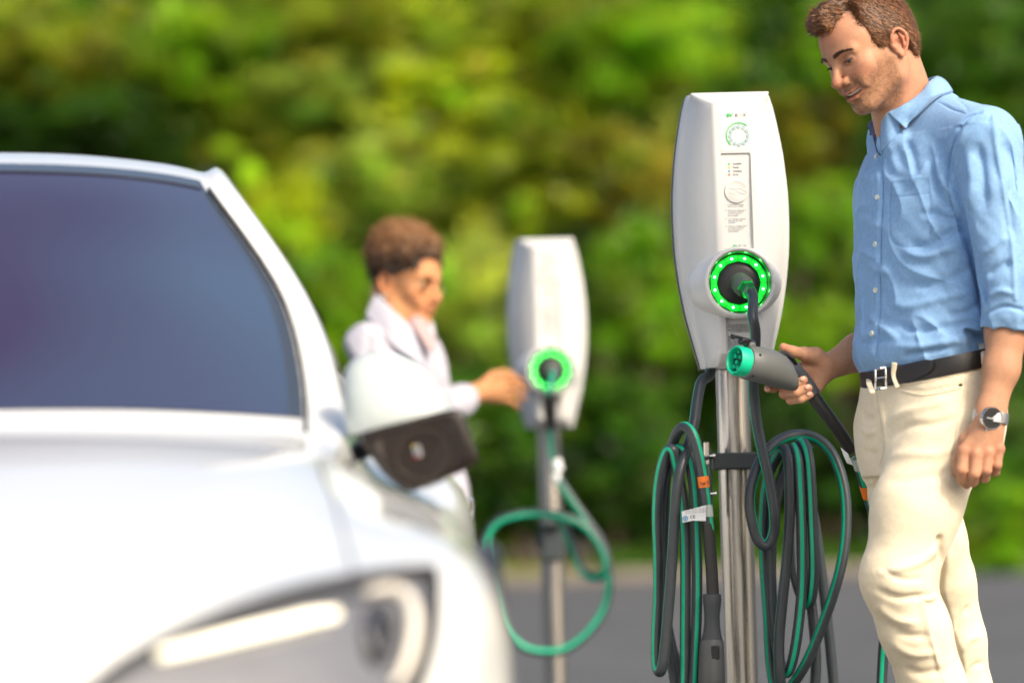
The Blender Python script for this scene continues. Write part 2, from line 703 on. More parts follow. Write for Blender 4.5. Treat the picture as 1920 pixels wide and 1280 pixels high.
M['groove'] = mat('relief_grey', (.56, .55, .51), .5)
# ---------------------------------------------------------------- charging station
ST_LOC, ST_RZ = (0.481, 8.42, 0.0), R(3.0)


def fix_normals(o):
    import bmesh
    bm = bmesh.new()
    bm.from_mesh(o.data)
    bmesh.ops.remove_doubles(bm, verts=bm.verts, dist=1e-6)
    bmesh.ops.recalc_face_normals(bm, faces=bm.faces)
    bm.to_mesh(o.data)
    bm.free()


def apply_bool(o, cutters):
    for x in [o] + cutters: fix_normals(x)
    bpy.context.view_layer.update()
    for c in cutters:
        md = o.modifiers.new('b', 'BOOLEAN')
        md.operation = 'DIFFERENCE'
        md.solver = 'EXACT'
        md.object = c
    dg = bpy.context.evaluated_depsgraph_get()
    me = bpy.data.meshes.new_from_object(o.evaluated_get(dg))
    o.modifiers.clear()
    old = o.data
    o.data = me
    bpy.data.meshes.remove(old)
    for c in cutters:
        d = c.data
        bpy.data.objects.remove(c)
        bpy.data.meshes.remove(d)
    me.polygons.foreach_set('use_smooth', np.ones(len(me.polygons), bool))
    me.set_sharp_from_angle(angle=R(32))


def make_station():
    root = empty('charging_station', (0, 0, 0))
    Z0 = 1.098
    zt = np.array([0, .012, .049, .114, .179, .249, .320, .380, .460, .531, .566, .592, .597])
    hw = np.array([.0745, .0765, .0865, .103, .1145, .1225, .125, .124, .117, .1054, .098, .0905, .088])
    zz = np.unique(np.r_[np.linspace(0, .566, 44), .572, .578, .584, .589, .593, .596])
    ht = np.interp(zz, zt, hw)
    ker = np.array([1, 2, 3, 2, 1]) / 9
    ht[2:-8] = np.convolve(ht, ker, 'same')[2:-8]
    PX = .0445

    def front(z):
        y = -.205 + .012 * ((z - .28) / .30) ** 2
        if z < .02: y += (.02 - z) * 1.6
        if z > .566: y += (z - .566) / .03 * .062
        return y

    def edge(z):
        y = -.105 + .012 * ((z - .28) / .30) ** 2
        if z < .02: y += (.02 - z) * .6
        return y
    rings = []
    for z, w in zip(zz, ht):
        yf, ye, yb = front(z), edge(z), -.045
        p = PX if z <= .566 else PX + (z - .566) / .03 * (w - PX - .010)
        left = [(-w + .003, yb), (-w, yb - .004), (-w - .001, (yb + ye) / 2), (-w + .0005, ye + .006), (-w + .004, ye - .002)]
        a = np.array([-w + .009, ye - .008])
        b = np.array([-p - .005, yf + .005])
        for t in np.linspace(0, 1, 7):
            q = a + (b - a) * t
            q = q + np.array([-.06, -.10]) * t * (1 - t) * .25
            left.append(tuple(q))
        left += [(-p - .001, yf + .0012), (-p + .004, yf)]
        right = [(-x, y) for x, y in left[::-1]]
        rings.append([(x, y, Z0 + z) for x, y in left + right])
    mb = MB()
    mb.rings(rings, 0)
    house = mb.build('housing', M['white_shell'], root, local=True, angle=28)
    cut = MB()
    def rr(x0, x1, z0, z1, r, n=5):
        P = []
        for cx, cz, a0 in ((x1 - r, z1 - r, 0), (x0 + r, z1 - r, 90), (x0 + r, z0 + r, 180), (x1 - r, z0 + r, 270)):
            for k in range(n):
                a = R(a0 + 90 * k / (n - 1))
                P.append((cx + r * math.cos(a), cz + r * math.sin(a)))
        return P
    rec = rr(-.0325, .0325, Z0 + .225, Z0 + .4565, .004)
    cut.rings([[(x, -.26, z) for x, z in rec], [(x, -.1965, z) for x, z in rec]])
    c1 = cut.build('cut', M['white_shell'], root, local=True)
    cut = MB()
    rec2 = rr(-.032, .030, Z0 + .025, Z0 + .135, .003)
    cut.rings([[(x, -.26, z) for x, z in rec2], [(x, -.1905, z) for x, z in rec2]])
    c2 = cut.build('cut', M['white_shell'], root, local=True)
    bpy.context.view_layer.update()
    apply_bool(house, [c1, c2])
    # shallow printed front plate above the recess
    pl = MB()
    P = rr(-.033, .033, Z0 + .4605, Z0 + .559, .005)
    def on(z):
        return front(z - Z0)
    zr = Z0 + np.r_[.4605, .4612, .4625, .4655, np.linspace(.47, .552, 12), .556, .558, .559]
    rr_ = []
    for z in zr:
        e = max(0, .005 - (z - Z0 - .4605), .005 - (Z0 + .559 - z))
        w = .033 - (.005 - math.sqrt(max(0, .005 ** 2 - e ** 2)))
        rr_.append([(x, on(z) + o, z) for x, o in [(-w, .001), (-w, -.0003), (-w + .0012, -.0006)] + [(q, -.0006) for q in np.linspace(-w + .004, w - .004, 6)] + [(w - .0012, -.0006), (w, -.0003), (w, .001)]])
    pl.rings(rr_, 0, True, True, closed=False)
    pl.build('name_plate', M['white_plate'], root, local=True)
    def ring2d(mb_, cx, cz, r0, r1, y, a0=0, a1=360, n=48, m=0, clip=None, clipz=None, th=.0004):
        P, F = [], []
        for k in range(n + 1):
            a = R(a0 + (a1 - a0) * k / n)
            for r in (r0, r1):
                x, z = cx + r * math.cos(a), cz + r * math.sin(a)
                if clip is not None: x = min(x, clip)
                if clipz is not None: z = max(z, clipz)
                yy = y(z) if callable(y) else y
                P.append((x, yy - th, z))
        for k in range(n):
            F.append((2 * k, 2 * k + 1, 2 * k + 3, 2 * k + 2))
        mb_.add(P, F, m)
    logo = MB()
    yl = lambda z: on(z) - .0016
    n0 = Z0 + .535
    def logotype(zb, y, size, x0):
        text_mesh('EV', size, (x0, y, zb), (1, 0, 0), (0, 0, 1), 0, logo, bold=.04, sx=1.25)
        text_mesh('B', size, (x0 + size * 1.88, y, zb), (1, 0, 0), (0, 0, 1), 1, logo, bold=.012)
        text_mesh('X', size, (x0 + size * 3.55, y, zb), (1, 0, 0), (0, 0, 1), 1, logo, bold=.012)
        for k in range(9):       # the dotted O
            a = R(40 * k)
            ring2d(logo, x0 + size * 3.05 + size * .34 * math.cos(a), zb + size * .36 + size * .34 * math.sin(a), 0, size * .075, y, n=8, m=2)
    logotype(n0, yl(n0) - .0002, .0100, -.0165)
    logo.build('logo', [M['print_green'], M['print_grey'], M['print_pale']], root, smooth=False, local=True)
    logo = MB()
    logotype(Z0 + .2545, -.1971, .0066, -.011)
    logo.build('logo', [M['print_green'], M['print_grey'], M['print_pale']], root, smooth=False, local=True)
    logo = MB()
    cz = Z0 + .494
    ring2d(logo, .009, cz, .0262, .0285, yl, 50, 228, 60, 0)
    for k in range(12):
        a = R(30 * k + 90)
        ring2d(logo, .009 + .0195 * math.cos(a), cz + .0195 * math.sin(a), 0, .0042, yl, n=20, m=2, clip=.0325, clipz=Z0 + .4665)
    logo.build('ring_emblem', [M['print_green'], M['print_grey'], M['print_pale']], root, smooth=False, local=True)
    # recessed card: status key, reader disc, instructions
    tx = MB()
    yr = -.1969
    for k, (c, w) in enumerate(((1, 'Available'), (2, 'Ready'), (3, 'Charging'), (4, 'Error'))):
        z = Z0 + .4335 - k * .0078
        ring2d(tx, -.0145, z, 0, .0022, yr, n=16, m=c)
        text_mesh(w, .0052, (-.006, yr, z - .0017), (1, 0, 0), (0, 0, 1), 0, tx, bold=.012)
    tx.build('status_key', [M['print_dark'], M['print_green'], M['print_yellow'], M['print_blue'], M['print_red'], M['print_grey']], root, smooth=False, local=True)
    tx = MB()
    ins = [('1.', 'Connect the charging\ncable to your vehicle.'), ('2.', 'Hold your charging card\nor key fob in front of\nthe card reader to\nstart charging.'),
           ('3.', 'Your vehicle is charging\nwhen the LED ring\nturns'), ('4.', 'Hold your charging card\nor key fob in front of\nthe card reader to\nstop charging.')]
    zc = [.3440, .3322, .3133, .2980]
    for (a, b), z in zip(ins, zc):
        z += Z0
        text_mesh(a, .0040, (-.0262, yr, z), (1, 0, 0), (0, 0, 1), 0, tx, bold=.02)
        text_mesh(b, .0040, (-.0205, yr, z), (1, 0, 0), (0, 0, 1), 5, tx, bold=.004, spacing=.95)
    text_mesh('blue.', .0040, (-.0115, yr, Z0 + .3133 - 2 * .00385), (1, 0, 0), (0, 0, 1), 3, tx, bold=.01)
    tx.build('instruction_print', [M['print_dark'], M['print_green'], M['print_yellow'], M['print_blue'], M['print_red'], M['print_grey']], root, smooth=False, local=True)
    rd = MB()
    rz_ = Z0 + .3745
    rd.lathe((.0, -.1963, rz_), (0, -1, 0), [(0, .0255), (.0028, .0255), (.0036, .0248), (.0036, .0)], 48, 0, cap1=False)
    reader = rd.build('card_reader', M['white_shell'], root, local=True)
    rg = MB()
    ry = -.2002
    for r0, r1, a0, a1 in ((.0205, .0213, 20, 120), (.0165, .0172, 25, 115), (.0205, .0213, 200, 310), (.0165, .0172, 205, 300)):
        ring2d(rg, 0, rz_, r0, r1, ry, a0, a1, 24)
    hand = [(-.017, .007), (-.008, .0045), (0, .004), (.008, .0055), (.015, .001), (.021, -.003), (.020, -.007), (.012, -.0065), (.004, -.003), (-.001, 0)]
    hand2 = [(-.018, -.002), (-.010, -.006), (-.003, -.0075)]
    for hh in (hand, hand2):
        S = spline([(x, ry - .0003, rz_ + z) for x, z in hh], 4)
        rg.tube(S, .00035, 5)
    rg.build('hand_symbol', M['groove'], reader, local=True)
    # type label under the socket
    lb = MB()
    lab = rr(-.030, .028, Z0 + .028, Z0 + .132, .002)
    lb.rings([[(x, -.1900, z) for x, z in lab], [(x, -.1912, z) for x, z in lab]])
    lb.build('type_label', M['white_card'], root, local=True)
    lt = MB()
    text_mesh('For use with Electric Vehicles\nDo not use with extension cord. Store\nindoors and outdoors.\nRefer to installation manual and\nuser manual for details.', .0043,
              (0, -.1917, Z0 + .086), (1, 0, 0), (0, 0, 1), 0, lt, align='CENTER', bold=.015, spacing=.85)
    text_mesh('Model No.\nRated Output Current\nMax Output Current\nRated Input Voltage\nRated Power\nEnclosure Type\nFrequency 50/60 Hz\nOperating Ambient Temp.', .0043,
              (-.0275, -.1917, Z0 + .061), (1, 0, 0), (0, 0, 1), 0, lt, bold=.015, spacing=.88)
    lt.build('label_print', M['print_dark'], root, smooth=False, local=True)
    # socket surround
    sx, sz = -.003, Z0 + .1755
    so = MB()
    th = np.arange(64) / 64 * 2 * math.pi
    rings = []
    for y, a, b in ((-.135, .101, .073), (-.165, .1015, .074), (-.180, .100, .0745), (-.194, .096, .0752), (-.207, .0895, .076), (-.220, .083, .0765),
                    (-.232, .0788, .0768), (-.240, .0772, .0768), (-.2445, .0745, .0745), (-.2455, .0715, .0715), (-.244, .0685, .0685), (-.240, .0668, .0668), (-.212, .0648, .0648), (-.210, .0638, .0638)):
        cx = sx - .004 * np.clip((y + .24) / .06, 0, 1)
        rings.append(np.stack([cx + a * np.cos(th), np.full(64, y), sz + b * np.sin(th)], 1))
    so.rings(rings, 0, True, True)
    soc = so.build('socket_surround', M['white_shell'], root, local=True, angle=60)
    ba = MB()
    ba.lathe((sx, -.2085, sz), (0, -1, 0), [(0, .0645), (.003, .0644), (.0035, .0615), (.0036, .0605)], 64, 0)
    ba.lathe((sx, -.210, sz), (0, -1, 0), [(0, .047), (.006, .0455), (.0095, .040), (.012, .030), (.013, .018)], 64, 0)
    ba.build('socket_plate', M['black'], soc, local=True)
    wl = MB()
    wl.lathe((sx, -.212, sz), (0, -1, 0), [(0, .0642), (.026, .0662), (.0275, .0668), (.0275, .066), (.026, .0655), (0, .0632)], 64, 0, False, False)
    wl.build('bezel', M['bezel'], soc, local=True)
    lr = MB()
    th = np.arange(96) / 96 * 2 * math.pi
    def circ(r, y): return np.stack([sx + r * np.cos(th), np.full(96, y), sz + r * np.sin(th)], 1)
    lr.rings([circ(.0605, -.2115), circ(.0600, -.2145), circ(.0575, -.2155), circ(.0500, -.2155), circ(.0475, -.2145), circ(.0465, -.2115)], 0, False, False)
    led = lr.build('light_ring', M['led_ring'], root, local=True)
    for k in range(12):
        a = R(15 + 30 * k)
        d = MB()
        d.lathe((sx + .0537 * math.cos(a), -.2153, sz + .0537 * math.sin(a)), (0, -1, 0), [(0, .0026), (.0006, .0026), (.0012, .0017)], 12)
        d.build('light_dot', M['led_white'], led, local=True)
    # back plate, pole, foot
    bp = MB()
    rings = []
    for z, w in zip(zz, ht):
        rings.append([(-w - .003, -.047, Z0 + z - .002), (-w - .003, -.034, Z0 + z - .002), (w + .003, -.034, Z0 + z - .002), (w + .003, -.047, Z0 + z - .002)][::-1])
    bp.rings(rings)
    bp.build('back_plate', M['grey_shell'], root, local=True)
    po = MB()
    po.lathe((0, 0, .012), (0, 0, 1), [(0, .0365), (1.60, .0365)], 48)
    po.lathe((0, 0, 1.612), (0, 0, 1), [(0, .0365), (.004, .034), (.006, .01)], 48)
    po.build('pole', M['steel'], root, local=True)
    ft = MB()
    ft.lathe((0, 0, 0), (0, 0, 1), [(0, .11), (.008, .11), (.012, .107)], 40)
    foot = ft.build('base_plate', M['chrome'], root, local=True)
    for k in range(4):
        a = R(45 + 90 * k)
        b = MB()
        b.lathe((.085 * math.cos(a), .085 * math.sin(a), .011), (0, 0, 1), [(0, .009), (.008, .009), (.01, .006)], 6)
        b.build('bolt', M['chrome'], foot, local=True)
    return root


M['bezel'] = mat('green_bezel', (.004, .05, .016), .12, coat=.6)


def led_material():
    m = mat('led_ring_glow', (.0, .25, .02), .3)
    nt = m.node_tree
    N, L = nt.nodes, nt.links
    b = N['Principled BSDF']
    tc = N.new('ShaderNodeTexCoord')
    sp = N.new('ShaderNodeSeparateXYZ')
    L.new(tc.outputs['Object'], sp.inputs[0])
    def math_(op, a, b_=None):
        n = N.new('ShaderNodeMath')
        n.operation = op
        for i, v in enumerate((a, b_)):
            if v is None: continue
            if isinstance(v, (int, float)): n.inputs[i].default_value = v
            else: L.new(v, n.inputs[i])
        return n.outputs[0]
    x = math_('ADD', sp.outputs[0], .003)
    z = math_('SUBTRACT', sp.outputs[2], 1.098 + .1755)
    a = math_('ARCTAN2', z, x)
    c = math_('COSINE', math_('MULTIPLY', math_('SUBTRACT', a, R(15)), 12))
    mr = N.new('ShaderNodeMapRange')
    mr.inputs['From Min'].default_value = -1
    mr.inputs['To Min'].default_value = .45
    mr.inputs['To Max'].default_value = 1.3
    L.new(c, mr.inputs['Value'])
    b.inputs['Emission Color'].default_value = (.0, 1.0, .04, 1)
    L.new(mr.outputs[0], b.inputs['Emission Strength'])
    return m


M['led_ring'] = led_material()
station = make_station()
tag(station, 'white charger with green light ring on steel pole, in focus beside the man', 'charging station', 'charging stations')
station2 = copy_tree(station)
tag(station2, 'white charger with glowing green ring on a pole, being touched by the woman in white', 'charging station', 'charging stations')
station.location, station.rotation_euler = ST_LOC, (0, 0, ST_RZ)
station2.location, station2.rotation_euler = (0.108, 12.22, 0), (0, 0, R(3.5))


def to_world(st, P):
    c, s = math.cos(st.rotation_euler[2]), math.sin(st.rotation_euler[2])
    P = np.asarray(P, float)
    return np.stack([st.location[0] + P[..., 0] * c - P[..., 1] * s, st.location[1] + P[..., 0] * s + P[..., 1] * c, P[..., 2]], -1)


def cable_bracket(st, name_parent):
    """Powder coated cable hook bracket clamped round the pole (local coordinates)."""
    b = MB()
    zb = .897
    b.box((-.003, -.052, zb), (.100, .020, .036), bev=.003)
    for s in (-1, 1):
        b.box((s * .0505, -.003, zb), (.006, .094, .036), bev=.002)
        b.box((s * .060, -.045, zb - .045), (.006, .022, .15), bev=.0025)
    br = b.build('cable_bracket', M['powder'], name_parent, local=True)
    b = MB()
    b.box((0, .045, zb), (.100, .010, .034), bev=.002)
    b.build('clamp_plate', M['powder'], br, local=True)
    for s in (-1, 1):
        h = MB()
        pts = spline([(s * .06, -.05, zb + .01), (s * .09, -.085, zb + .004), (s * .118, -.115, zb + .004), (s * .135, -.13, zb + .010), (s * .150, -.140, zb + .026)], 5)
        h.tube(pts, .010, 10, flat=.55)
        h.build('hook', M['powder'], br, local=True)
        k = MB()
        k.lathe((s * .05, -.060, zb - .070), (s, 0, 0), [(0, .006), (.004, .006), (.004, .003), (.022, .003), (.022, .0042), (.027, .0042)], 12)
        k.build('bolt', M['chrome'], br, local=True)
        k = MB()
        k.lathe((s * .05, -.060, zb + .012), (s, 0, 0), [(0, .006), (.004, .006), (.004, .003), (.014, .003)], 12)
        k.build('bolt', M['chrome'], br, local=True)
    if True:
        c = MB()
        c.box((-.068, -.062, zb + .018), (.012, .006, .05), bev=.002)
        c.build('clip', M['chrome'], br, local=True)
    return br


cable_bracket(station, station)
# ---------------------------------------------------------------- ground, road, kerb
def ground_z(y):
    t = np.clip((np.asarray(y, float) - 20) / 28, 0, 1)
    return .30 * t * t * (3 - 2 * t)


M['asphalt'] = mat('asphalt', (.070, .073, .077), .85, noise=.32, nscale=.9, bump=.5, bscale=120, bdist=.004)
M['soil'] = mat('soil', (.075, .055, .03), .95, noise=.4, nscale=2, bump=.6, bscale=30, bdist=.02)
M['concrete'] = mat('concrete', (.21, .18, .15), .85, noise=.15, nscale=4)


def sheet(name, x0, x1, ys, dz, m, nx=2):
    V, F = [], []
    xs = np.linspace(x0, x1, nx)
    for y in ys:
        for x in xs:
            V.append((x, y, float(ground_z(y)) + dz))
    for i in range(len(ys) - 1):
        for j in range(nx - 1):
            a = i * nx + j
            F.append((a, a + 1, a + nx + 1, a + nx))
    return mesh_np(name, V, F, m)


ys = np.r_[-60, -20, np.linspace(0, 60, 61), 80, 150, 400, 1500]
tag(sheet('ground', -900, 900, ys, -.02, M['soil']), kind='structure')
EDGE = 46.6
tag(sheet('road', -60, 60, np.r_[-50, -10, np.linspace(0, EDGE, 50)], 0, M['asphalt']), kind='structure')
tag(sheet('path', -60, 60, np.linspace(EDGE + .16, EDGE + 1.6, 4), .11, M['concrete']), kind='structure')
kb = MB()
for i in range(24):
    z = float(ground_z(EDGE))
    kb.box((-60 + 5.0 * i + 2.5, EDGE + .08, z + .045), (4.98, .155, .17), bev=.015)
kerb = kb.build('kerb', M['concrete'])
tag(kerb, kind='structure')


# ---------------------------------------------------------------- foliage
def leaf_material(name, col, trans, var=.25):
    m = bpy.data.materials.new(name)
    m.use_nodes = True
    N, L = m.node_tree.nodes, m.node_tree.links
    N.clear()
    out = N.new('ShaderNodeOutputMaterial')
    a = N.new('ShaderNodeAttribute')
    a.attribute_name = 'Col'
    d = N.new('ShaderNodeBsdfPrincipled')
    d.inputs['Roughness'].default_value = .42
    t = N.new('ShaderNodeBsdfTranslucent')
    mx = N.new('ShaderNodeMixShader')
    mx.inputs[0].default_value = .55
    for c, tgt in ((col, d.inputs['Base Color']), (trans, t.inputs['Color'])):
        mm = N.new('ShaderNodeMix')
        mm.data_type = 'RGBA'
        mm.blend_type = 'MULTIPLY'
        mm.inputs['Factor'].default_value = 1
        mm.inputs[6].default_value = (*c, 1)
        L.new(a.outputs['Color'], mm.inputs[7])
        L.new(mm.outputs[2], tgt)
    L.new(d.outputs[0], mx.inputs[1])
    L.new(t.outputs[0], mx.inputs[2])
    L.new(mx.outputs[0], out.inputs[0])
    return m


LM = {  # paler leaf colours brightened and yellowed to stand in for warm haze
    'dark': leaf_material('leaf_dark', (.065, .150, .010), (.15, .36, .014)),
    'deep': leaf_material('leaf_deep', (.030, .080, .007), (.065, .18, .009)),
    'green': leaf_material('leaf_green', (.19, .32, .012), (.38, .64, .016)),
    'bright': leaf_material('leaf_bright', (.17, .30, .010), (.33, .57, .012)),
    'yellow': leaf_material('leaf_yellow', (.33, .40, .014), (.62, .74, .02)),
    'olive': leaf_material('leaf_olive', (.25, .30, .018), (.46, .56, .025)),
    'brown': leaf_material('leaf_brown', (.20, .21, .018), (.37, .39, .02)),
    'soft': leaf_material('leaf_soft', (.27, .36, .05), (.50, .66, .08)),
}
M['bark'] = mat('bark', (.075, .05, .032), .9, noise=.35, nscale=8, bump=.8, bscale=25, bdist=.02)


def crown_mesh(seed, n_cl, per, leaf, squash=1.0):
    """Unit-radius crown of leaf-sized faces gathered in clumps."""
    g = np.random.default_rng(seed)
    c = g.normal(size=(n_cl, 3))
    c /= np.linalg.norm(c, axis=1)[:, None]
    c *= (g.random((n_cl, 1)) ** .45) * (.80 + .38 * g.random((n_cl, 1)))
    rr = .16 + .20 * g.random(n_cl)
    tone = .45 + 1.1 * g.random(n_cl)
    hue = g.normal(size=(n_cl, 3)) * [.12, .07, .05]
    idx = np.repeat(np.arange(n_cl), per)
    n = len(idx)
    p = g.normal(size=(n, 3))
    p /= np.linalg.norm(p, axis=1)[:, None]
    p *= (g.random((n, 1)) ** .5)
    P = c[idx] + p * rr[idx][:, None] * [1, 1, .8]
    a = g.normal(size=(n, 3)); a /= np.linalg.norm(a, axis=1)[:, None]
    b = np.cross(a, g.normal(size=(n, 3))); b /= np.linalg.norm(b, axis=1)[:, None]
    s = leaf * (.6 + .8 * g.random((n, 1)))
    V = np.stack([P - a * s, P - b * s * .45, P + a * s, P + b * s * .45], 1).reshape(-1, 3)
    F = np.arange(4 * n, dtype=np.int32).reshape(-1, 4)
    col = np.clip((tone[idx] * (.75 + .5 * g.random(n)))[:, None] * (1 + hue[idx]), .1, 2.2)
    col = np.repeat(col, 4, 0)
    o = mesh_np('crown', V, F, LM['dark'], None, False, col=col)
    me = o.data
    bpy.data.objects.remove(o)
    return me


CROWNS = [crown_mesh(11 + i, 130, 95, .056) for i in range(4)]
CROWNS_L = [crown_mesh(31 + i, 70, 80, .078) for i in range(3)]


def tree(name, px, py, Y, rx, rz, leaf, label, group, cat='tree', k=0, trunk=True):
    c = at(px, py, Y)
    gz = float(ground_z(Y))
    root = empty(name, (c[0], Y, gz))
    tag(root, label, cat, group)
    me = (CROWNS if rx > 1.4 else CROWNS_L)[k % (4 if rx > 1.4 else 3)]
    o = bpy.data.objects.new('crown', me)
    COL.objects.link(o)
    o.parent = root
    o.location = (0, 0, c[2] - gz)
    o.scale = (rx, rx * .9, rz)
    o.rotation_euler = (0, 0, 1.3 * k)
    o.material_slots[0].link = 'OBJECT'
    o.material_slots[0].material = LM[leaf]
    tb = MB()
    h = c[2] - gz
    g = np.random.default_rng(k + int(px + 2000))
    tw = max(.035, .06 * rx)
    P = [(0, 0, -.1), (g.normal() * .05, 0, h * .3), (g.normal() * .12, g.normal() * .1, h * .7), (g.normal() * .2, 0, h + rz * .5)]
    tb.tube(spline(P, 6), [tw * 1.3, tw, tw * .7, tw * .2], 9)
    for q in range(5):
        a = g.random() * 6.28
        z0 = h * (.45 + .1 * q)
        e = np.array([math.cos(a) * rx * .6, math.sin(a) * rx * .55, min(z0 + rz * .5, h + rz * .6)])
        tb.tube(spline([(0, 0, z0), e * [.45, .45, 0] + [0, 0, (z0 + e[2]) / 2], e], 5), [tw * .45, tw * .12], 6)
    tb.build('trunk', M['bark'], root, local=True)
    return root


G1, G2, G3 = 'tall trees at the back', 'trees behind the road', 'shrubs along the road edge'
TREES = [
    # back row: tall trees whose crowns close the picture
    ('tall_tree', -60, 150, 70, 3.4, 5.2, 'dark', 'dark tall tree at the upper left corner above the car roof', G1),
    ('tall_tree', 250, 60, 72, 3.0, 4.4, 'green', 'tall dark green tree rising behind the white car roof', G1),
    ('tall_tree', 560, 60, 70, 2.9, 4.4, 'olive', 'tall olive brown tree left of the woman, reaching the top edge', G1),
    ('tall_tree', 850, 80, 71, 2.8, 4.2, 'green', 'tall green tree directly above the woman and the second charger', G1),
    ('tall_tree', 1120, 140, 70, 2.8, 4.6, 'olive', 'tall olive tree between the two chargers', G1),
    ('tall_tree', 1400, 120, 70, 2.8, 4.8, 'dark', 'tall dark tree straight behind the sharp charger', G1),
    ('tall_tree', 1680, 100, 71, 2.9, 4.6, 'deep', 'tall deep green tree behind the head of the man', G1),
    ('tall_tree', 1980, 160, 70, 3.0, 5.0, 'deep', 'tall deep green tree cut by the right edge of the photo', G1),
    ('tall_tree', 100, 620, 66, 3.6, 3.8, 'deep', 'dark low tree hidden behind the car windshield', G1),
    ('tall_tree', 780, 620, 66, 3.0, 4.0, 'green', 'dark tree standing behind the woman in white', G1),
    ('tall_tree', 1250, 700, 66, 3.0, 3.8, 'deep', 'dark tree low between the chargers', G1),
    ('tall_tree', 1720, 700, 66, 3.2, 4.0, 'deep', 'dark tree behind the body of the man', G1),
    # middle row
    ('leafy_tree', 60, 110, 58, 1.5, 1.0, 'olive', 'olive tree with pale tips in the upper left corner', G2),
    ('leafy_tree', 400, 110, 58, 1.5, 1.1, 'green', 'mid green tree over the right end of the car roof', G2),
    ('leafy_tree', 640, 190, 57, 1.45, .75, 'soft', 'pale yellow green tree up and left of the hair of the woman', G2),
    ('leafy_tree', 860, 190, 57, 1.3, .85, 'yellow', 'brightest yellow tree above the white second charger', G2),
    ('leafy_tree', 700, 60, 58, 1.6, .9, 'olive', 'olive gold tree at the top edge over the woman', G2),
    ('leafy_tree', 540, 270, 57, 1.3, .8, 'olive', 'golden olive tree over the A-pillar of the car', G2),
    ('leafy_tree', 730, 360, 56, 1.5, .9, 'soft', 'hazy pale green tree around the hair of the woman', G2),
    ('leafy_tree', 960, 330, 56, 1.3, 1.1, 'olive', 'olive tree just above the second charger top', G2),
    ('leafy_tree', 1130, 330, 56, 1.1, .9, 'brown', 'brown leaved tree between the tops of the two chargers', G2),
    ('leafy_tree', 1200, 100, 57, 1.5, .9, 'green', 'green tree at the top edge left of the sharp charger', G2),
    ('leafy_tree', 1010, 60, 58, 1.2, .7, 'olive', 'olive tree at the top edge under the bright sky gap', G2),
    ('leafy_tree', 1780, 130, 57, 1.6, 1.2, 'dark', 'dark green tree at the right of the head of the man', G2),
    ('leafy_tree', 1480, 250, 57, 1.0, .8, 'brown', 'brown tree right beside the sharp charger top', G2),
    ('leafy_tree', 1560, 90, 57, .9, .7, 'green', 'green tree in front of the face of the man', G2),
    ('leafy_tree', 120, 260, 57, 1.8, .8, 'deep', 'deep green tree along the left of the car roof line', G2),
    # front row
    ('round_shrub', 505, 400, 52, .85, .72, 'yellow', 'bright lime shrub beside the A-pillar of the car', G3),
    ('round_shrub', 610, 600, 51, .85, .9, 'bright', 'bright green shrub between the car and the woman', G3),
    ('round_shrub', 850, 560, 52, 1.2, 1.1, 'soft', 'soft green shrub between the woman and second charger', G3),
    ('round_shrub', 900, 800, 50, 1.2, .9, 'dark', 'dark green shrub under the outstretched arm of the woman', G3),
    ('round_shrub', 1190, 560, 51, .95, .95, 'bright', 'bright green shrub between the two chargers', G3),
    ('round_shrub', 1170, 790, 50, .95, .75, 'dark', 'dark green shrub beside the pole of the second charger', G3),
    ('round_shrub', 1060, 920, 49, 1.3, .75, 'deep', 'deep green shrub low behind the coiled cable of second charger', G3),
    ('round_shrub', 1300, 950, 49, 1.2, .7, 'dark', 'dark green shrub behind the left cable coil of the sharp charger', G3),
    ('round_shrub', 1540, 430, 51, .75, .85, 'bright', 'bright lime shrub between sharp charger and shirt', G3),
    ('round_shrub', 1530, 640, 51, .8, .75, 'green', 'green shrub behind the forearm holding the plug', G3),
    ('round_shrub', 1500, 860, 50, 1.1, .75, 'deep', 'deep green shrub behind the right cable coil', G3),
    ('round_shrub', 1880, 560, 51, 1.1, 1.2, 'deep', 'deep green shrub behind the hanging arm of the man', G3),
    ('round_shrub', 1880, 850, 48, 1.1, .9, 'dark', 'dark green shrub behind the hand with the watch', G3),
    ('round_shrub', 1880, 1020, 44, .85, .62, 'green', 'low green shrub by the asphalt at the lower right edge', G3),
    ('round_shrub', 1700, 900, 49, 1.2, .9, 'deep', 'deep green shrub hidden behind the trousers', G3),
    ('round_shrub', 760, 900, 50, 1.1, .8, 'dark', 'dark shrub low behind the wing mirror', G3),
    ('round_shrub', 300, 700, 52, 2.2, 1.6, 'dark', 'wide dark shrub behind the car cabin', G3),
]
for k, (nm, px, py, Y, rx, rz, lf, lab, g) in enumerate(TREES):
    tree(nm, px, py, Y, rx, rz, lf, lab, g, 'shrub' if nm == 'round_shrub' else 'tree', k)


def grass_patch(name, px0, px1, Y0, Y1, m, h, label, n):
    g = np.random.default_rng(5)
    a, b = at(px0, 1050, Y0)[0], at(px1, 1050, Y0)[0]
    x = a + (b - a) * g.random(n)
    y = Y0 + (Y1 - Y0) * g.random(n)
    z = ground_z(y)
    hh = h * (.5 + g.random(n))
    an = g.random(n) * 6.28
    w = .02
    dx, dy = np.cos(an) * w, np.sin(an) * w
    t = g.normal(size=(n, 2)) * .06
    V = np.stack([np.stack([x - dx, y - dy, z], 1), np.stack([x + dx, y + dy, z], 1), np.stack([x + t[:, 0], y + t[:, 1], z + hh], 1)], 1).reshape(-1, 3)
    F = np.arange(3 * n, dtype=np.int32).reshape(-1, 3)
    col = np.repeat((.6 + .8 * g.random((n, 1))) * np.ones(3), 3, 0)
    o = mesh_np(name, V, F, m, None, False, col=col)
    tag(o, label, 'grass', kind='stuff')


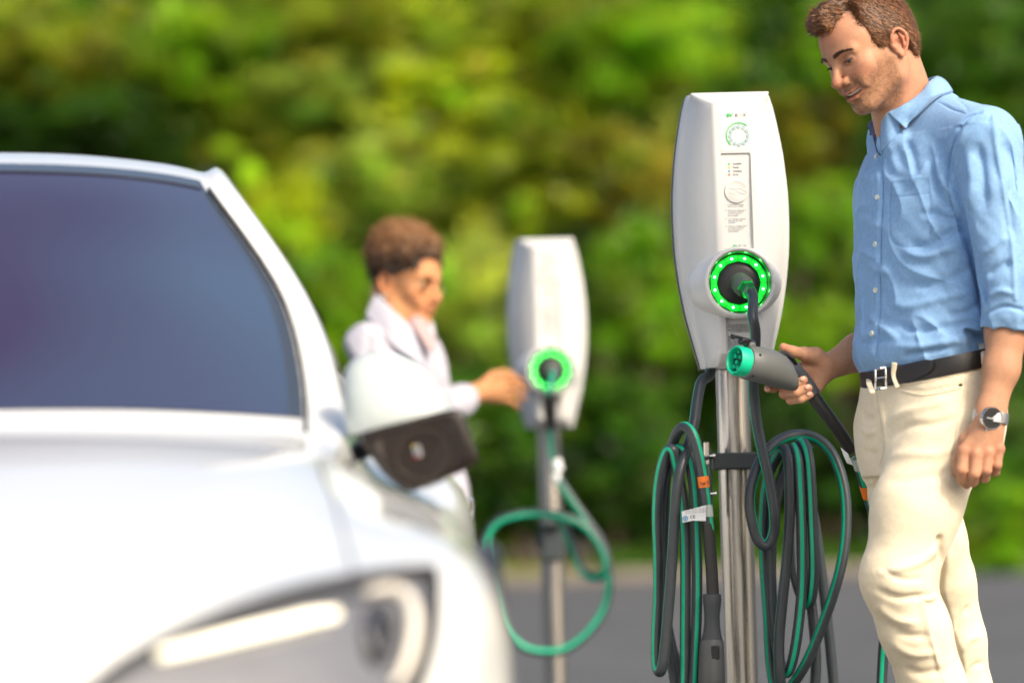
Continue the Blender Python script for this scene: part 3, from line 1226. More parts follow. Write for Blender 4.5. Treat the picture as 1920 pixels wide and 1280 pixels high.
grass_patch('grass', 700, 1160, EDGE + 1.7, EDGE + 5, LM['yellow'], .16, 'sunlit yellow green grass strip behind the kerb', 14000)
grass_patch('ground_cover', 1120, 2000, EDGE + .9, EDGE + 5, LM['dark'], .30, 'low green ground cover along the road edge at the right', 22000)
# ---------------------------------------------------------------- white car
from mathutils.bvhtree import BVHTree
XC, YN = -1.045, 4.16
CAR_RZ = R(2.0)
PIV = np.array([XC, YN + 2.4, 0])


def to_car(p):
    """World point (or direction from the pivot) into the car's own unturned frame."""
    c, s_ = math.cos(-CAR_RZ), math.sin(-CAR_RZ)
    q = np.asarray(p, float) - PIV
    return np.stack([q[..., 0] * c - q[..., 1] * s_, q[..., 0] * s_ + q[..., 1] * c, q[..., 2]], -1) + PIV


def cat_(px, py, Y):
    return to_car(at(px, py, Y))
M['car_paint'] = mat('white_car_paint', (.70, .72, .71), .32, coat=1.0, spec=.5)
M['car_glass'] = mat('sky_painted_glass', (.045, .055, .12), .05, coat=.5, spec=.6)
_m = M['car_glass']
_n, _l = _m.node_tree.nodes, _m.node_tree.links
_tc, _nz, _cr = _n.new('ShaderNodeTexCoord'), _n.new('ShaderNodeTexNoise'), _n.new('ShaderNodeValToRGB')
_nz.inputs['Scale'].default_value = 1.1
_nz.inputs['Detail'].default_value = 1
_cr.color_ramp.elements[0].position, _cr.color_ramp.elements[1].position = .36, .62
_cr.color_ramp.elements[0].color, _cr.color_ramp.elements[1].color = (.026, .018, .052, 1), (.034, .058, .105, 1)  # violet-to-blue sky reflection put into the glass colour
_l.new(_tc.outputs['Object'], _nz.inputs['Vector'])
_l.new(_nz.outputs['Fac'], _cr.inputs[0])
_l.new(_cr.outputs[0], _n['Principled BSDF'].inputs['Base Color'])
M['frit'] = mat('glass_border', (.03, .04, .055), .2, coat=.3)
M['roof_glass'] = mat('roof_glass', (.10, .13, .16), .10, coat=1)
M['tyre'] = mat('tyre', (.02, .02, .02), .8)
M['alloy'] = mat('alloy', (.45, .46, .47), .3, metal=1)
M['trim_dark'] = mat('dark_trim', (.02, .02, .022), .4)
M['lamp_body'] = mat('lamp_body', (.13, .135, .15), .2, coat=1, noise=.1, nscale=12)
M['lamp_light'] = mat('lamp_light', (.9, .85, .7), .3, emit=(1, .90, .66), estr=1.1)
M['lamp_cream'] = mat('lamp_cream', (.75, .72, .64), .25, coat=1)
M['mirror_black'] = mat('mirror_black', (.016, .011, .009), .22, spec=.4)
M['mirror_face'] = mat('mirror_face', (.014, .010, .009), .3, spec=.3)

ROWS = [
    [(0, .10, .16), (.25, .11, .16), (.48, .15, .16), (.66, .24, .16), (.78, .34, .16), (.87, .46, .17), (.91, .54, .18), (.92, .56, .18), (.92, .57, .18), (.90, .58, .17)],
    [(0, .0, .42), (.25, .01, .42), (.48, .05, .42), (.66, .14, .42), (.80, .26, .42), (.90, .40, .43), (.945, .52, .42), (.955, .55, .37), (.95, .57, .29), (.93, .58, .20)],
    [(0, .05, .60), (.25, .06, .60), (.48, .11, .61), (.66, .21, .63), (.80, .32, .645), (.91, .46, .655), (.958, .58, .60), (.968, .60, .49), (.965, .60, .35), (.94, .60, .20)],
    [(0, .36, .735), (.25, .37, .73), (.48, .42, .72), (.65, .50, .715), (.78, .60, .73), (.89, .70, .735), (.962, .80, .67), (.98, .80, .53), (.975, .80, .37), (.95, .80, .20)],
    [(0, .80, .83), (.25, .81, .825), (.48, .84, .81), (.635, .88, .805), (.76, .96, .79), (.850, 1.0, .762), (.950, 1.05, .705), (.98, 1.05, .56), (.975, 1.05, .38), (.95, 1.05, .20)],
    [(0, 1.28, .905), (.25, 1.29, .90), (.47, 1.31, .89), (.63, 1.34, .875), (.735, 1.38, .850), (.812, 1.4, .818), (.935, 1.4, .742), (.975, 1.4, .58), (.97, 1.4, .40), (.94, 1.4, .20)],
    [(0, 1.70, .930), (.25, 1.715, .930), (.47, 1.77, .925), (.690, 1.93, .915), (.757, 1.96, .900), (.795, 1.95, .840), (.930, 1.95, .755), (.975, 1.95, .60), (.97, 1.95, .40), (.94, 1.95, .20)],
    [(0, 2.18, 1.200), (.25, 2.195, 1.195), (.46, 2.24, 1.185), (.650, 2.36, 1.150), (.710, 2.40, 1.135), (.790, 2.42, .925), (.955, 2.42, .82), (.975, 2.42, .61), (.97, 2.42, .40), (.94, 2.42, .20)],
    [(0, 2.68, 1.435), (.22, 2.69, 1.430), (.38, 2.71, 1.418), (.500, 2.76, 1.400), (.575, 2.80, 1.372), (.775, 2.86, .945), (.957, 2.86, .83), (.975, 2.86, .61), (.97, 2.86, .40), (.94, 2.86, .20)],
    [(0, 3.25, 1.488), (.23, 3.25, 1.482), (.40, 3.26, 1.462), (.505, 3.28, 1.436), (.568, 3.30, 1.390), (.770, 3.35, .965), (.958, 3.35, .845), (.975, 3.35, .62), (.97, 3.35, .40), (.94, 3.35, .20)],
    [(0, 4.05, 1.360), (.23, 4.05, 1.355), (.39, 4.05, 1.340), (.50, 4.05, 1.315), (.570, 4.05, 1.280), (.82, 4.05, 1.00), (.955, 4.05, .88), (.975, 4.05, .64), (.97, 4.05, .40), (.94, 4.05, .20)],
    [(0, 4.70, 1.080), (.25, 4.70, 1.078), (.45, 4.70, 1.07), (.58, 4.69, 1.06), (.68, 4.68, 1.05), (.80, 4.66, 1.02), (.91, 4.62, .90), (.945, 4.6, .66), (.945, 4.6, .42), (.92, 4.6, .22)],
    [(0, 4.92, .88), (.25, 4.915, .88), (.45, 4.90, .87), (.60, 4.87, .86), (.70, 4.84, .85), (.79, 4.80, .82), (.88, 4.74, .74), (.915, 4.70, .62), (.915, 4.70, .42), (.90, 4.70, .24)],
    [(0, 4.93, .25), (.25, 4.925, .25), (.45, 4.91, .25), (.60, 4.88, .25), (.70, 4.85, .25), (.79, 4.81, .25), (.86, 4.76, .25), (.89, 4.73, .25), (.89, 4.72, .25), (.88, 4.72, .24)],
]


def car_grid(n=7):
    G = np.array(ROWS, float)
    # columns then rows through Catmull-Rom; the centre column keeps a flat crown by mirroring
    rows = []
    for r in G:
        mir = r[1] * [-1, 1, 1]
        Q = np.vstack([mir, r])
        rows.append(spline(Q, n)[n:])
    rows = np.array(rows)
    cols = [spline(rows[:, j], n) for j in range(rows.shape[1])]
    return np.array(cols).transpose(1, 0, 2)      # (row param, col param, xyz)


CN = 7
CG = car_grid(CN)


def make_car():
    root = empty('parked_car', tuple(PIV))
    tag(root, 'white car with dark windshield, out of focus in the left foreground', 'car')
    g = CG.copy()
    nr, nc = g.shape[:2]
    W = g + np.array([XC, YN, 0])
    Wm = g * [-1, 1, 1] + np.array([XC, YN, 0])
    def reg(i, j):
        r, c = i / CN, j / CN
        if 6.06 <= r < 7.86 and c < 3.0: return 5 if (c >= 2.82 or r < 6.14 or r >= 7.72) else 1
        if 8.4 <= r < 10.0 and c < 2.6: return 2           # roof glass
        if 10.15 <= r < 10.95 and c < 3.0: return 3
        if 6.35 <= r < 10.4 and 4.12 <= c < 4.92: return 4  # side glass
        return 0
    sets = {k: [] for k in range(6)}
    for i in range(nr - 1):
        for j in range(nc - 1):
            sets[reg(i, j)].append((i * nc + j, i * nc + j + 1, (i + 1) * nc + j + 1, (i + 1) * nc + j))
    off = nr * nc
    V = np.vstack([W.reshape(-1, 3), Wm.reshape(-1, 3)])
    # flush normals: glass sits 3 mm inside the painted skin
    def quads(k, both=True):
        F = sets[k] + [tuple(off + a for a in f[::-1]) for f in sets[k]]
        return np.array(F, np.int32)[:, ::-1]
    def compact(F):
        u, inv = np.unique(F.ravel(), return_inverse=True)
        # weld the centre seam
        P = V[u]
        key = np.round(P, 5)
        _, first, inv2 = np.unique(key, axis=0, return_index=True, return_inverse=True)
        return P[first], inv2.ravel()[inv].reshape(F.shape).astype(np.int32)
    P, F = compact(quads(0))
    # belly closes the shell
    body = mesh_np('body', P, F, M['car_paint'], root)
    bel = MB()
    low = [tuple(W[i, -1] + [0, 0, .005]) for i in range(0, nr, 3)]
    lowm = [tuple(Wm[i, -1] + [0, 0, .005]) for i in range(0, nr, 3)]
    for a in range(len(low) - 1):
        bel.add([low[a], low[a + 1], lowm[a + 1], lowm[a]], [(0, 1, 2, 3)])
    bel.build('underbody', M['trim_dark'], root)
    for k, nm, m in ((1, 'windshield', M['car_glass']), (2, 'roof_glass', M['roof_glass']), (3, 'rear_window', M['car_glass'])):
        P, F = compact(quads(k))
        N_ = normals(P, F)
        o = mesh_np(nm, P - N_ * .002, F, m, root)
        if k == 1:
            ws = o
            P, F = compact(quads(5))
            mesh_np('glass_border', P - normals(P, F) * .002, F, M['frit'], ws)
    for sgn in (0, 1):
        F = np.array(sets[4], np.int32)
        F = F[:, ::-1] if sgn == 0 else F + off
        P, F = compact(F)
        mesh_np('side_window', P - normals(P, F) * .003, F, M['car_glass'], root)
    bvh = BVHTree.FromPolygons([Vector(v) for v in V], [tuple(map(int, f)) for f in quads(0)] + [tuple(map(int, f)) for f in quads(1)] + [tuple(map(int, f)) for f in quads(5)])

    def hit(px, py, lift=0.0):
        d = CM @ np.array([(px - 960) / FPX, -(py - 640) / FPX, -1.0])
        o_ = to_car(np.array([0, 0, CAM_Z]))
        d = Vector(to_car(np.array([0, 0, CAM_Z]) + d) - o_).normalized()
        loc, n, i, dist = bvh.ray_cast(Vector(o_), d)
        if loc is None:
            return None
        if n.dot(d) > 0: n = -n
        return np.array(loc + n * lift)

    def patch(name, poly, lift, m, parent, step=14, thick=.004):
        """A panel of the given outline laid on the bodywork."""
        poly = np.asarray(poly, float)
        c = poly.mean(0)
        rings = []
        for t in np.linspace(1, .02, step):
            q = [hit(*(c + (p - c) * t), lift if t < 1 else -.002) for p in poly]
            if any(x is None for x in q):
                return None
            rings.append(q)
        b = MB()
        b.rings(rings, 0, False, True)
        return b.build(name, m, parent)

    def line(b, pts, r, lift, m=0, n=8, flat=1.0):
        P = [hit(x, y, lift) for x, y in spline(pts, n)]
        P = np.array([p for p in P if p is not None])
        b.tube(P, r, 8, m=m, flat=flat)

    # border print inside the glass, follows the windshield edge
    fb = MB()
    gi = [(r, c) for r in (6.06, 7.93) for c in (0, 3)]
    def on_grid(r, c, lift):
        i, j = r * CN, c * CN
        i0, j0 = int(min(i, nr - 2)), int(min(j, nc - 2))
        fi, fj = i - i0, j - j0
        p = g[i0, j0] * (1 - fi) * (1 - fj) + g[i0 + 1, j0] * fi * (1 - fj) + g[i0, j0 + 1] * (1 - fi) * fj + g[i0 + 1, j0 + 1] * fi * fj
        du = g[i0, j0 + 1] - g[i0, j0]
        dv = g[i0 + 1, j0] - g[i0, j0]
        n = unit(np.cross(du, dv))
        if n[2] < 0: n = -n
        return p + n * lift
    outer = [(6.08, c) for c in np.linspace(-3, 3, 40)] + [(r, 3) for r in np.linspace(6.08, 7.9, 30)[1:]] + [(7.9, c) for c in np.linspace(3, -3, 40)[1:]] + [(r, -3) for r in np.linspace(7.9, 6.08, 30)[1:-1]]
    RI, RO = [], []
    for r, c in outer:
        def pt(rr, cc, l):
            p = on_grid(rr, abs(cc), l)
            return p * [math.copysign(1, cc) if cc else 1, 1, 1] + [XC, YN, 0]
        rc = 6.99 + (r - 6.99) * .90
        cc_ = c * .90
        # rounded inner corners
        e = max(0, abs(rc - 6.99) / .82 + abs(c) / 2.7 - 1.78)
        rc = 6.99 + (rc - 6.99) * (1 - e * .45)
        cc_ = cc_ * (1 - e * .45)
        if rc > 7.5: rc = 7.5 + (rc - 7.5) * .3
        RO.append(pt(r, c * .998, .0005)); RI.append(pt(rc, cc_, .0008))

    for s in (1, -1):
        gap = MB()
        P = [on_grid(r, 3.92 + .0 * r, .0006) * [s, 1, 1] + [XC, YN, 0] for r in np.linspace(2.0, 5.9, 30)]
        gap.tube(P, .004, 6, flat=.4)
        gap.build('bonnet_gap', M['gap'], body)
    seam = MB()
    p = spline([(600, 1075), (650, 960), (690, 880), (705, 850)], 8)
    seam_pts = np.array([q for q in (hit(x, y, .0005) for x, y in p) if q is not None])
    rr_ = MB()
    for s in (1, -1):
        P = [on_grid(r, 3.05, .004) * [s, 1, 1] + [XC, YN, 0] for r in np.linspace(6.0, 7.86, 24)]
        rr_.tube(P, .006, 8, flat=.5)
    P = [on_grid(7.86, abs(c), .003) * [math.copysign(1, c), 1, 1] + [XC, YN, 0] for c in np.linspace(-2.9, 2.9, 30)]
    rr_.tube(P, .004, 8, flat=.5)
    rr_.build('window_trim', M['trim_dark'], ws)

    # headlight of the side in view
    for side in (0, 1):
        def H(px, py, lift):
            p = hit(px, py, lift)
            if p is None: return None
            return p if side == 0 else np.array([2 * XC - p[0], p[1], p[2]])
        hl = [(120, 1330), (190, 1272), (270, 1220), (360, 1178), (460, 1143), (560, 1114), (660, 1094), (740, 1082), (806, 1076), (815, 1092), (813, 1150),
              (806, 1205), (792, 1258), (770, 1310), (735, 1352), (600, 1366), (450, 1366), (300, 1360)]
        c = np.array([560., 1240.])
        def pan(name, poly, c, l0, l1, m, parent, hole=.03):
            rings = []
            poly = np.asarray(poly, float)
            c = np.asarray(c, float)
            for k, t in enumerate(np.r_[1.0, .985, np.linspace(.95, hole, 8)]):
                q = [H(*(c + (p_ - c) * t), l0 if k == 0 else l1) for p_ in poly]
                if any(x is None for x in q): return None
                rings.append(q)
            b = MB()
            b.rings(rings, 0, False, True)
            return b.build(name, m, parent)
        lamp = pan('headlight', spline(hl, 3, True), c, -.004, .002, M['lamp_body'], root)
        if lamp is None: continue
        def ln(name, pts, r, lift, m, flat=.6, closed=False):
            b = MB()
            P = [H(x, y, lift) for x, y in spline(pts, 6, closed)]
            P = [q for q in P if q is not None]
            if len(P) < 3: return
            P = np.array(P)
            for _ in range(2): P[1:-1] = (P[:-2] + P[2:] + 2 * P[1:-1]) / 4
            b.tube(P, r, 10, flat=flat)
            return b.build(name, m, lamp)
        ln('rim', [(150, 1310), (230, 1250), (330, 1196), (440, 1152), (560, 1116), (680, 1091), (790, 1079), (808, 1086), (810, 1130), (804, 1200), (785, 1262), (765, 1310)], .0140, .005, M['trim_dark'])
        ln('daytime_light', [(296, 1240), (380, 1219), (470, 1196), (560, 1176), (622, 1166)], [.008, .010, .011, .011, .009], .012, M['lamp_light'], .8)
        ln('reflector', [(430, 1178), (560, 1143), (650, 1126), (700, 1120)], [.002, .006, .008, .003], .006, M['alloy'], .5)
        ln('light_guide', [(680, 1122), (726, 1112), (758, 1128), (770, 1165), (766, 1210), (752, 1255), (730, 1290)], [.006, .010, .013, .014, .013, .010, .006], .008, M['lamp_cream'], .7)
        pj = [(705 + 30 * math.cos(a), 1192 + 58 * math.sin(a)) for a in np.linspace(0, 2 * math.pi, 17)[:-1]]
        pan('projector', pj, (705, 1192), .002, .010, M['trim_dark'], lamp)
        ln('projector_ring', [(705 + 24 * math.cos(a), 1192 + 40 * math.sin(a)) for a in np.linspace(0, 2 * math.pi, 13)[:-1]], .0022, .013, M['alloy'], closed=True)

    root.rotation_euler = (0, 0, CAR_RZ)
    # wheels
    for v, rear in ((.98, 0), (3.94, 1)):
        for s in (1, -1):
            cx, cy, cz = XC + s * .965, YN + v, .345
            t = MB()
            t.lathe((cx - s * .22, cy, cz), (s, 0, 0), [(0, .30), (.02, .335), (.05, .345), (.16, .345), (.19, .33), (.20, .29), (.19, .245)], 48)
            w = t.build('wheel', M['tyre'], root)
            r = MB()
            r.lathe((cx - s * .02, cy, cz), (s, 0, 0), [(0, .24), (.03, .245), (.035, .225), (.01, .215), (.005, .05), (.03, .045), (.032, .01)], 40)
            for k in range(5):
                a = R(72 * k)
                d = np.array([0, math.cos(a), math.sin(a)])
                r.box(np.array([cx + s * .006, cy, cz]) + d * .13, (.02, .035, .20), M=[(1, 0, 0), np.cross([1, 0, 0], d), d], bev=.006)
            r.build('rim', M['alloy'], w)
            ar = MB()
            th = np.linspace(-.2, math.pi + .2, 30)
            ar.tube([(cx - s * .01, cy + .372 * math.cos(a), cz + .372 * math.sin(a)) for a in th], .016, 8)
            ar.build('wheel_arch', M['trim_dark'], root)
    # front bumper grille and door handle
    gr = MB()
    P = [(XC + u, YN + .03 + .25 * abs(u) ** 2.2, .30) for u in np.linspace(-.62, .62, 24)]
    gr.tube(P, .035, 10, flat=1.0)
    gr.build('air_intake', M['trim_dark'], root)
    for s in (1, -1):
        for v in (2.75, 3.65):
            h = MB()
            h.box((XC + s * .972, YN + v, .80), (.014, .20, .028), bev=.006)
            h.build('door_handle', M['chrome'], root)
    # wing mirrors
    for s in (1, -1):
        mx = lambda p: np.array(p) if s == 1 else np.array([2 * XC - p[0], p[1], p[2]])
        YM = 6.15
        c = cat_(752, 800, YM)
        th = np.arange(40) / 40 * 2 * math.pi
        rings = []
        for h, k in ((-.004, .97), (0, 1.0), (.02, 1.0), (.045, .97), (.07, .90), (.09, .80), (.108, .65), (.120, .46), (.127, .22), (.128, .05)):
            lean = -.030 * (h / .12) ** 1.4
            rx, ry = .088 * k, .060 * k
            sq = lambda t_: np.sign(t_) * np.abs(t_) ** .8
            rings.append([mx((c[0] + lean + rx * sq(math.cos(t)), YM + ry * sq(math.sin(t)), c[2] - .006 + h)) for t in th])
        b = MB()
        b.rings(rings)
        cap = b.build('wing_mirror', M['cap_paint'], root, angle=60)
        # dark lower shell, canted outwards
        poly_px = [(676, 822), (700, 806), (760, 790), (828, 772), (856, 770), (870, 785), (893, 850), (893, 866), (880, 878), (800, 912), (768, 922), (750, 915), (712, 880)]
        outp = np.array([cat_(x, y, YM) for x, y in spline(poly_px, 3, True)])
        cc = outp.mean(0)
        def off(k, dy):
            return [mx(cc + (p - cc) * k + np.array([0, dy, 0])) for p in outp]
        b = MB()
        b.rings([off(.93, -.066), off(.975, -.064), off(1.0, -.056), off(1.0, -.02), off(.96, .02), off(.85, .05)], 0)
        lo = b.build('mirror_shell', M['mirror_black'], cap, angle=50)
        b = MB()
        b.rings([off(.86, -.0655), off(.85, -.0685), off(.82, -.0690), off(.80, -.0672)], 0, False, True)
        b.build('mirror_glass', M['mirror_face'], lo, angle=50)
        if s == 1:
            b = MB()
            q = cat_(792, 852, YM - .0690)
            ex = unit(cat_(860, 828, YM) - cat_(765, 868, YM))
            ez = unit(np.cross(ex, [0, 1, 0])) * -1
            if ez[2] < 0: ez = -ez
            def disc(r, n=40, e=.92, o=0):
                return np.array([q + ex * r * math.cos(t) + ez * r * e * math.sin(t) + [0, o, 0] for t in np.arange(n) / n * 2 * math.pi])
            b.rings([disc(.043), disc(.0445, o=-.002), disc(.040, o=-.002), disc(.039)], 0, False, False)
            b.rings([disc(.056, o=.0005), disc(.0568, o=-.001), disc(.0545, o=-.001)], 0, False, False)
            b.build('camera_ring', M['trim_gloss'], lo)
            b = MB()
            d0 = cat_(775, 836, YM - .0695)
            tx_ = unit(cat_(800, 830, YM) - cat_(776, 836, YM))
            dn = unit(cat_(783, 862, YM) - cat_(775, 836, YM))
            for k, m in enumerate((0, 1, 2, 3)):
                cc_ = d0 + dn * (.0015 + .0050 * k)
                b.add([cc_ + tx_ * .0018 * math.cos(t) + dn * .0018 * math.sin(t) for t in np.arange(10) / 10 * 6.283], [tuple(range(10))[::-1]], m)
                cc_ = cc_ + tx_ * .007
                b.add([cc_ - tx_ * .003 - dn * .0007, cc_ + tx_ * .003 - dn * .0007, cc_ + tx_ * .003 + dn * .0007, cc_ - tx_ * .003 + dn * .0007], [(0, 1, 2, 3)], 4)
            b.build('colour_marks', [M['print_yellow'], M['print_blue'], M['print_pale'], M['print_red'], M['label_white']], lo, smooth=False)  # small coloured dots and white bars on the dark shell
        b = MB()
        b.tube([mx((c[0] - .05, YM + .03, c[2] - .03)), mx((c[0] - .10, YM + .05, c[2] - .045)), mx((c[0] - .16, YM + .06, c[2] - .05))], .022, 10, flat=.7)
        b.build('mirror_foot', M['trim_dark'], cap)
    return root


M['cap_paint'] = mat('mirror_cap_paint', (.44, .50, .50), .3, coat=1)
M['gap'] = mat('panel_gap', (.25, .26, .27), .6)
M['trim_gloss'] = mat('trim_gloss', (.030, .024, .020), .25)
make_car()
# ---------------------------------------------------------------- cables and plugs
CR = .0116


def zp(pts, Y0=8.24):
    """(zoom x, zoom y, depth offset) of the coil close-up -> world points."""
    return np.array([at(1200 + p[0] * .4064, 760 + p[1] * .4064, Y0 + (p[2] if len(p) > 2 else 0)) for p in pts])


def cable_mesh(P, parent, name='cable', n=7, r=CR, sdir=(-1, -.35, 0), stripe=0, twist=0.0, smooth=2, width=2):
    b = MB()
    S = spline(P, n)
    for _ in range(smooth):
        S[1:-1] = (S[:-2] + S[2:] + 2 * S[1:-1]) / 4
    b.tube(S, r, 18, 0, stripe=stripe, sdir=sdir, sm=1, width=width, twist=twist)
    return b.build(name, [M['rubber'], M['mint']], parent, angle=60), S


def plug_shape(parent, O, A, U, with_tip=True):
    """Connector: O mouth centre, A axis from mouth to handle, U top (latch side). Returns (plug, cable exit)."""
    A, U = unit(A), np.asarray(U, float)
    U = unit(U - A * (U @ A))
    S = np.cross(A, U)
    def P(a, u=0, s=0): return np.asarray(O) + A * a + U * u + S * s
    def ell_ring(a, u, ra, rs, tilt=0.0, n=28, sq=1.0):
        t = np.arange(n) / n * 2 * math.pi
        d = A * math.sin(tilt) + U * math.cos(tilt)
        ct, st = np.cos(t), np.sin(t)
        ct, st = np.sign(ct) * np.abs(ct) ** sq, np.sign(st) * np.abs(st) ** sq
        return P(a, u) + np.outer(ct * ra, d) + np.outer(st * rs, S)
    b = MB()
    # grey barrel, then the grip bending down
    rings = [ell_ring(.026, .0, .0325, .0315), ell_ring(.028, .0, .0345, .0335), ell_ring(.060, .001, .0360, .0345), ell_ring(.095, .000, .0365, .0335),
             ell_ring(.122, -.003, .0345, .031, -.10), ell_ring(.142, -.009, .029, .0265, -.28), ell_ring(.152, -.013, .024, .0225, -.38)]
    b.rings(rings)
    body = b.build('plug', M['plug_grey'], parent, angle=50)
    g = MB()
    GP = spline([at(1466, 690, 7.858), at(1482, 695, 7.868), at(1496, 705, 7.876), at(1510, 722, 7.881), at(1523, 741, 7.885)], 6)
    g.tube(GP, [.0225, .0245, .0225, .0195, .0190, .0188, .0185], 26, sdir=(0, -1, 0), flat=1.0)
    g.tube([GP[-1], GP[-1] + unit(GP[-1] - GP[-2]) * .004], [.0185, .012], 26)
    g.build('grip', M['plug_dark'], body, angle=50)
    # thumb lever
    g = MB()
    g.rings([ell_ring(.100, .030, .006, .009), ell_ring(.118, .034, .006, .010, -.2), ell_ring(.140, .028, .005, .010, -.4), ell_ring(.150, .020, .004, .008, -.4)])
    g.build('release_lever', M['black'], body, angle=50)
    k = MB()
    k.box(P(.020, .040), (.036, .016, .018), M=[A, U, S], bev=.004)
    k.box(P(-.006, .046), (.022, .006, .015), M=[A, U, S], bev=.002)
    k.box(P(-.016, .0445), (.006, .010, .013), M=[A, U, S], bev=.002)
    k.build('latch', M['black_gloss'], body, angle=40)
    k = MB()
    k.box(P(.030, .034), (.016, .018, .026), M=[A, U, S], bev=.004)
    k.build('latch_housing', M['plug_grey'], body, angle=40)
    for a, u, s_ in ((.040, .020, .0285), (.036, -.024, .0245)):
        k = MB()
        n = unit(U * u + S * s_)
        k.lathe(P(a, u, s_) - n * .002, n, [(0, .0026), (.0035, .0026), (.0036, .001)], 12)
        k.build('screw', M['black'], body)
    for a, u, s_ in ((.040, .020, -.0285), (.036, -.024, -.0245)):
        k = MB()
        n = unit(U * u + S * s_)
        k.lathe(P(a, u, s_) - n * .002, n, [(0, .0026), (.0035, .0026), (.0036, .001)], 12)
        k.build('screw', M['black'], body)
    # green nose with contact holes
    t = MB()
    t.lathe(P(0), A, [(.030, .030), (.026, .0300), (.002, .0292), (0, .0283), (0, .0255), (.0015, .0245), (.016, .0243), (.016, .001)], 40, 0, False, True)
    nose = t.build('nose', M['mint_plug'], body, angle=40)
    t = MB()
    t.lathe(P(0), A, [(.0155, .0240), (.0150, .0205), (.0150, .001)], 32, 0, False, True)
    t.build('contact_face', M['black'], nose)
    for u, s_, r_ in ((-.004, .0, .0042), (.0075, .0085, .0042), (.0075, -.0085, .0042), (-.014, .007, .0042), (-.014, -.007, .0042), (.017, .0, .003)):
        t = MB()
        t.lathe(P(.0150, u, s_), -A, [(0, r_), (.010, r_), (.0105, r_ * .8), (.0105, r_ * .45), (.004, r_ * .4), (.004, .0002)], 14, 0, False, False)
        t.build('contact', M['mint_plug'], nose, angle=40)
    t = MB()
    t.box(P(.008, -.0295), (.016, .004, .008), M=[A, U, S], bev=.001)
    t.build('key_rib', M['mint_plug'], nose)
    d = A * .82 - U * .57
    return body, P(.242, -.074), unit(A * math.sin(.9) - U * math.cos(.9)), P


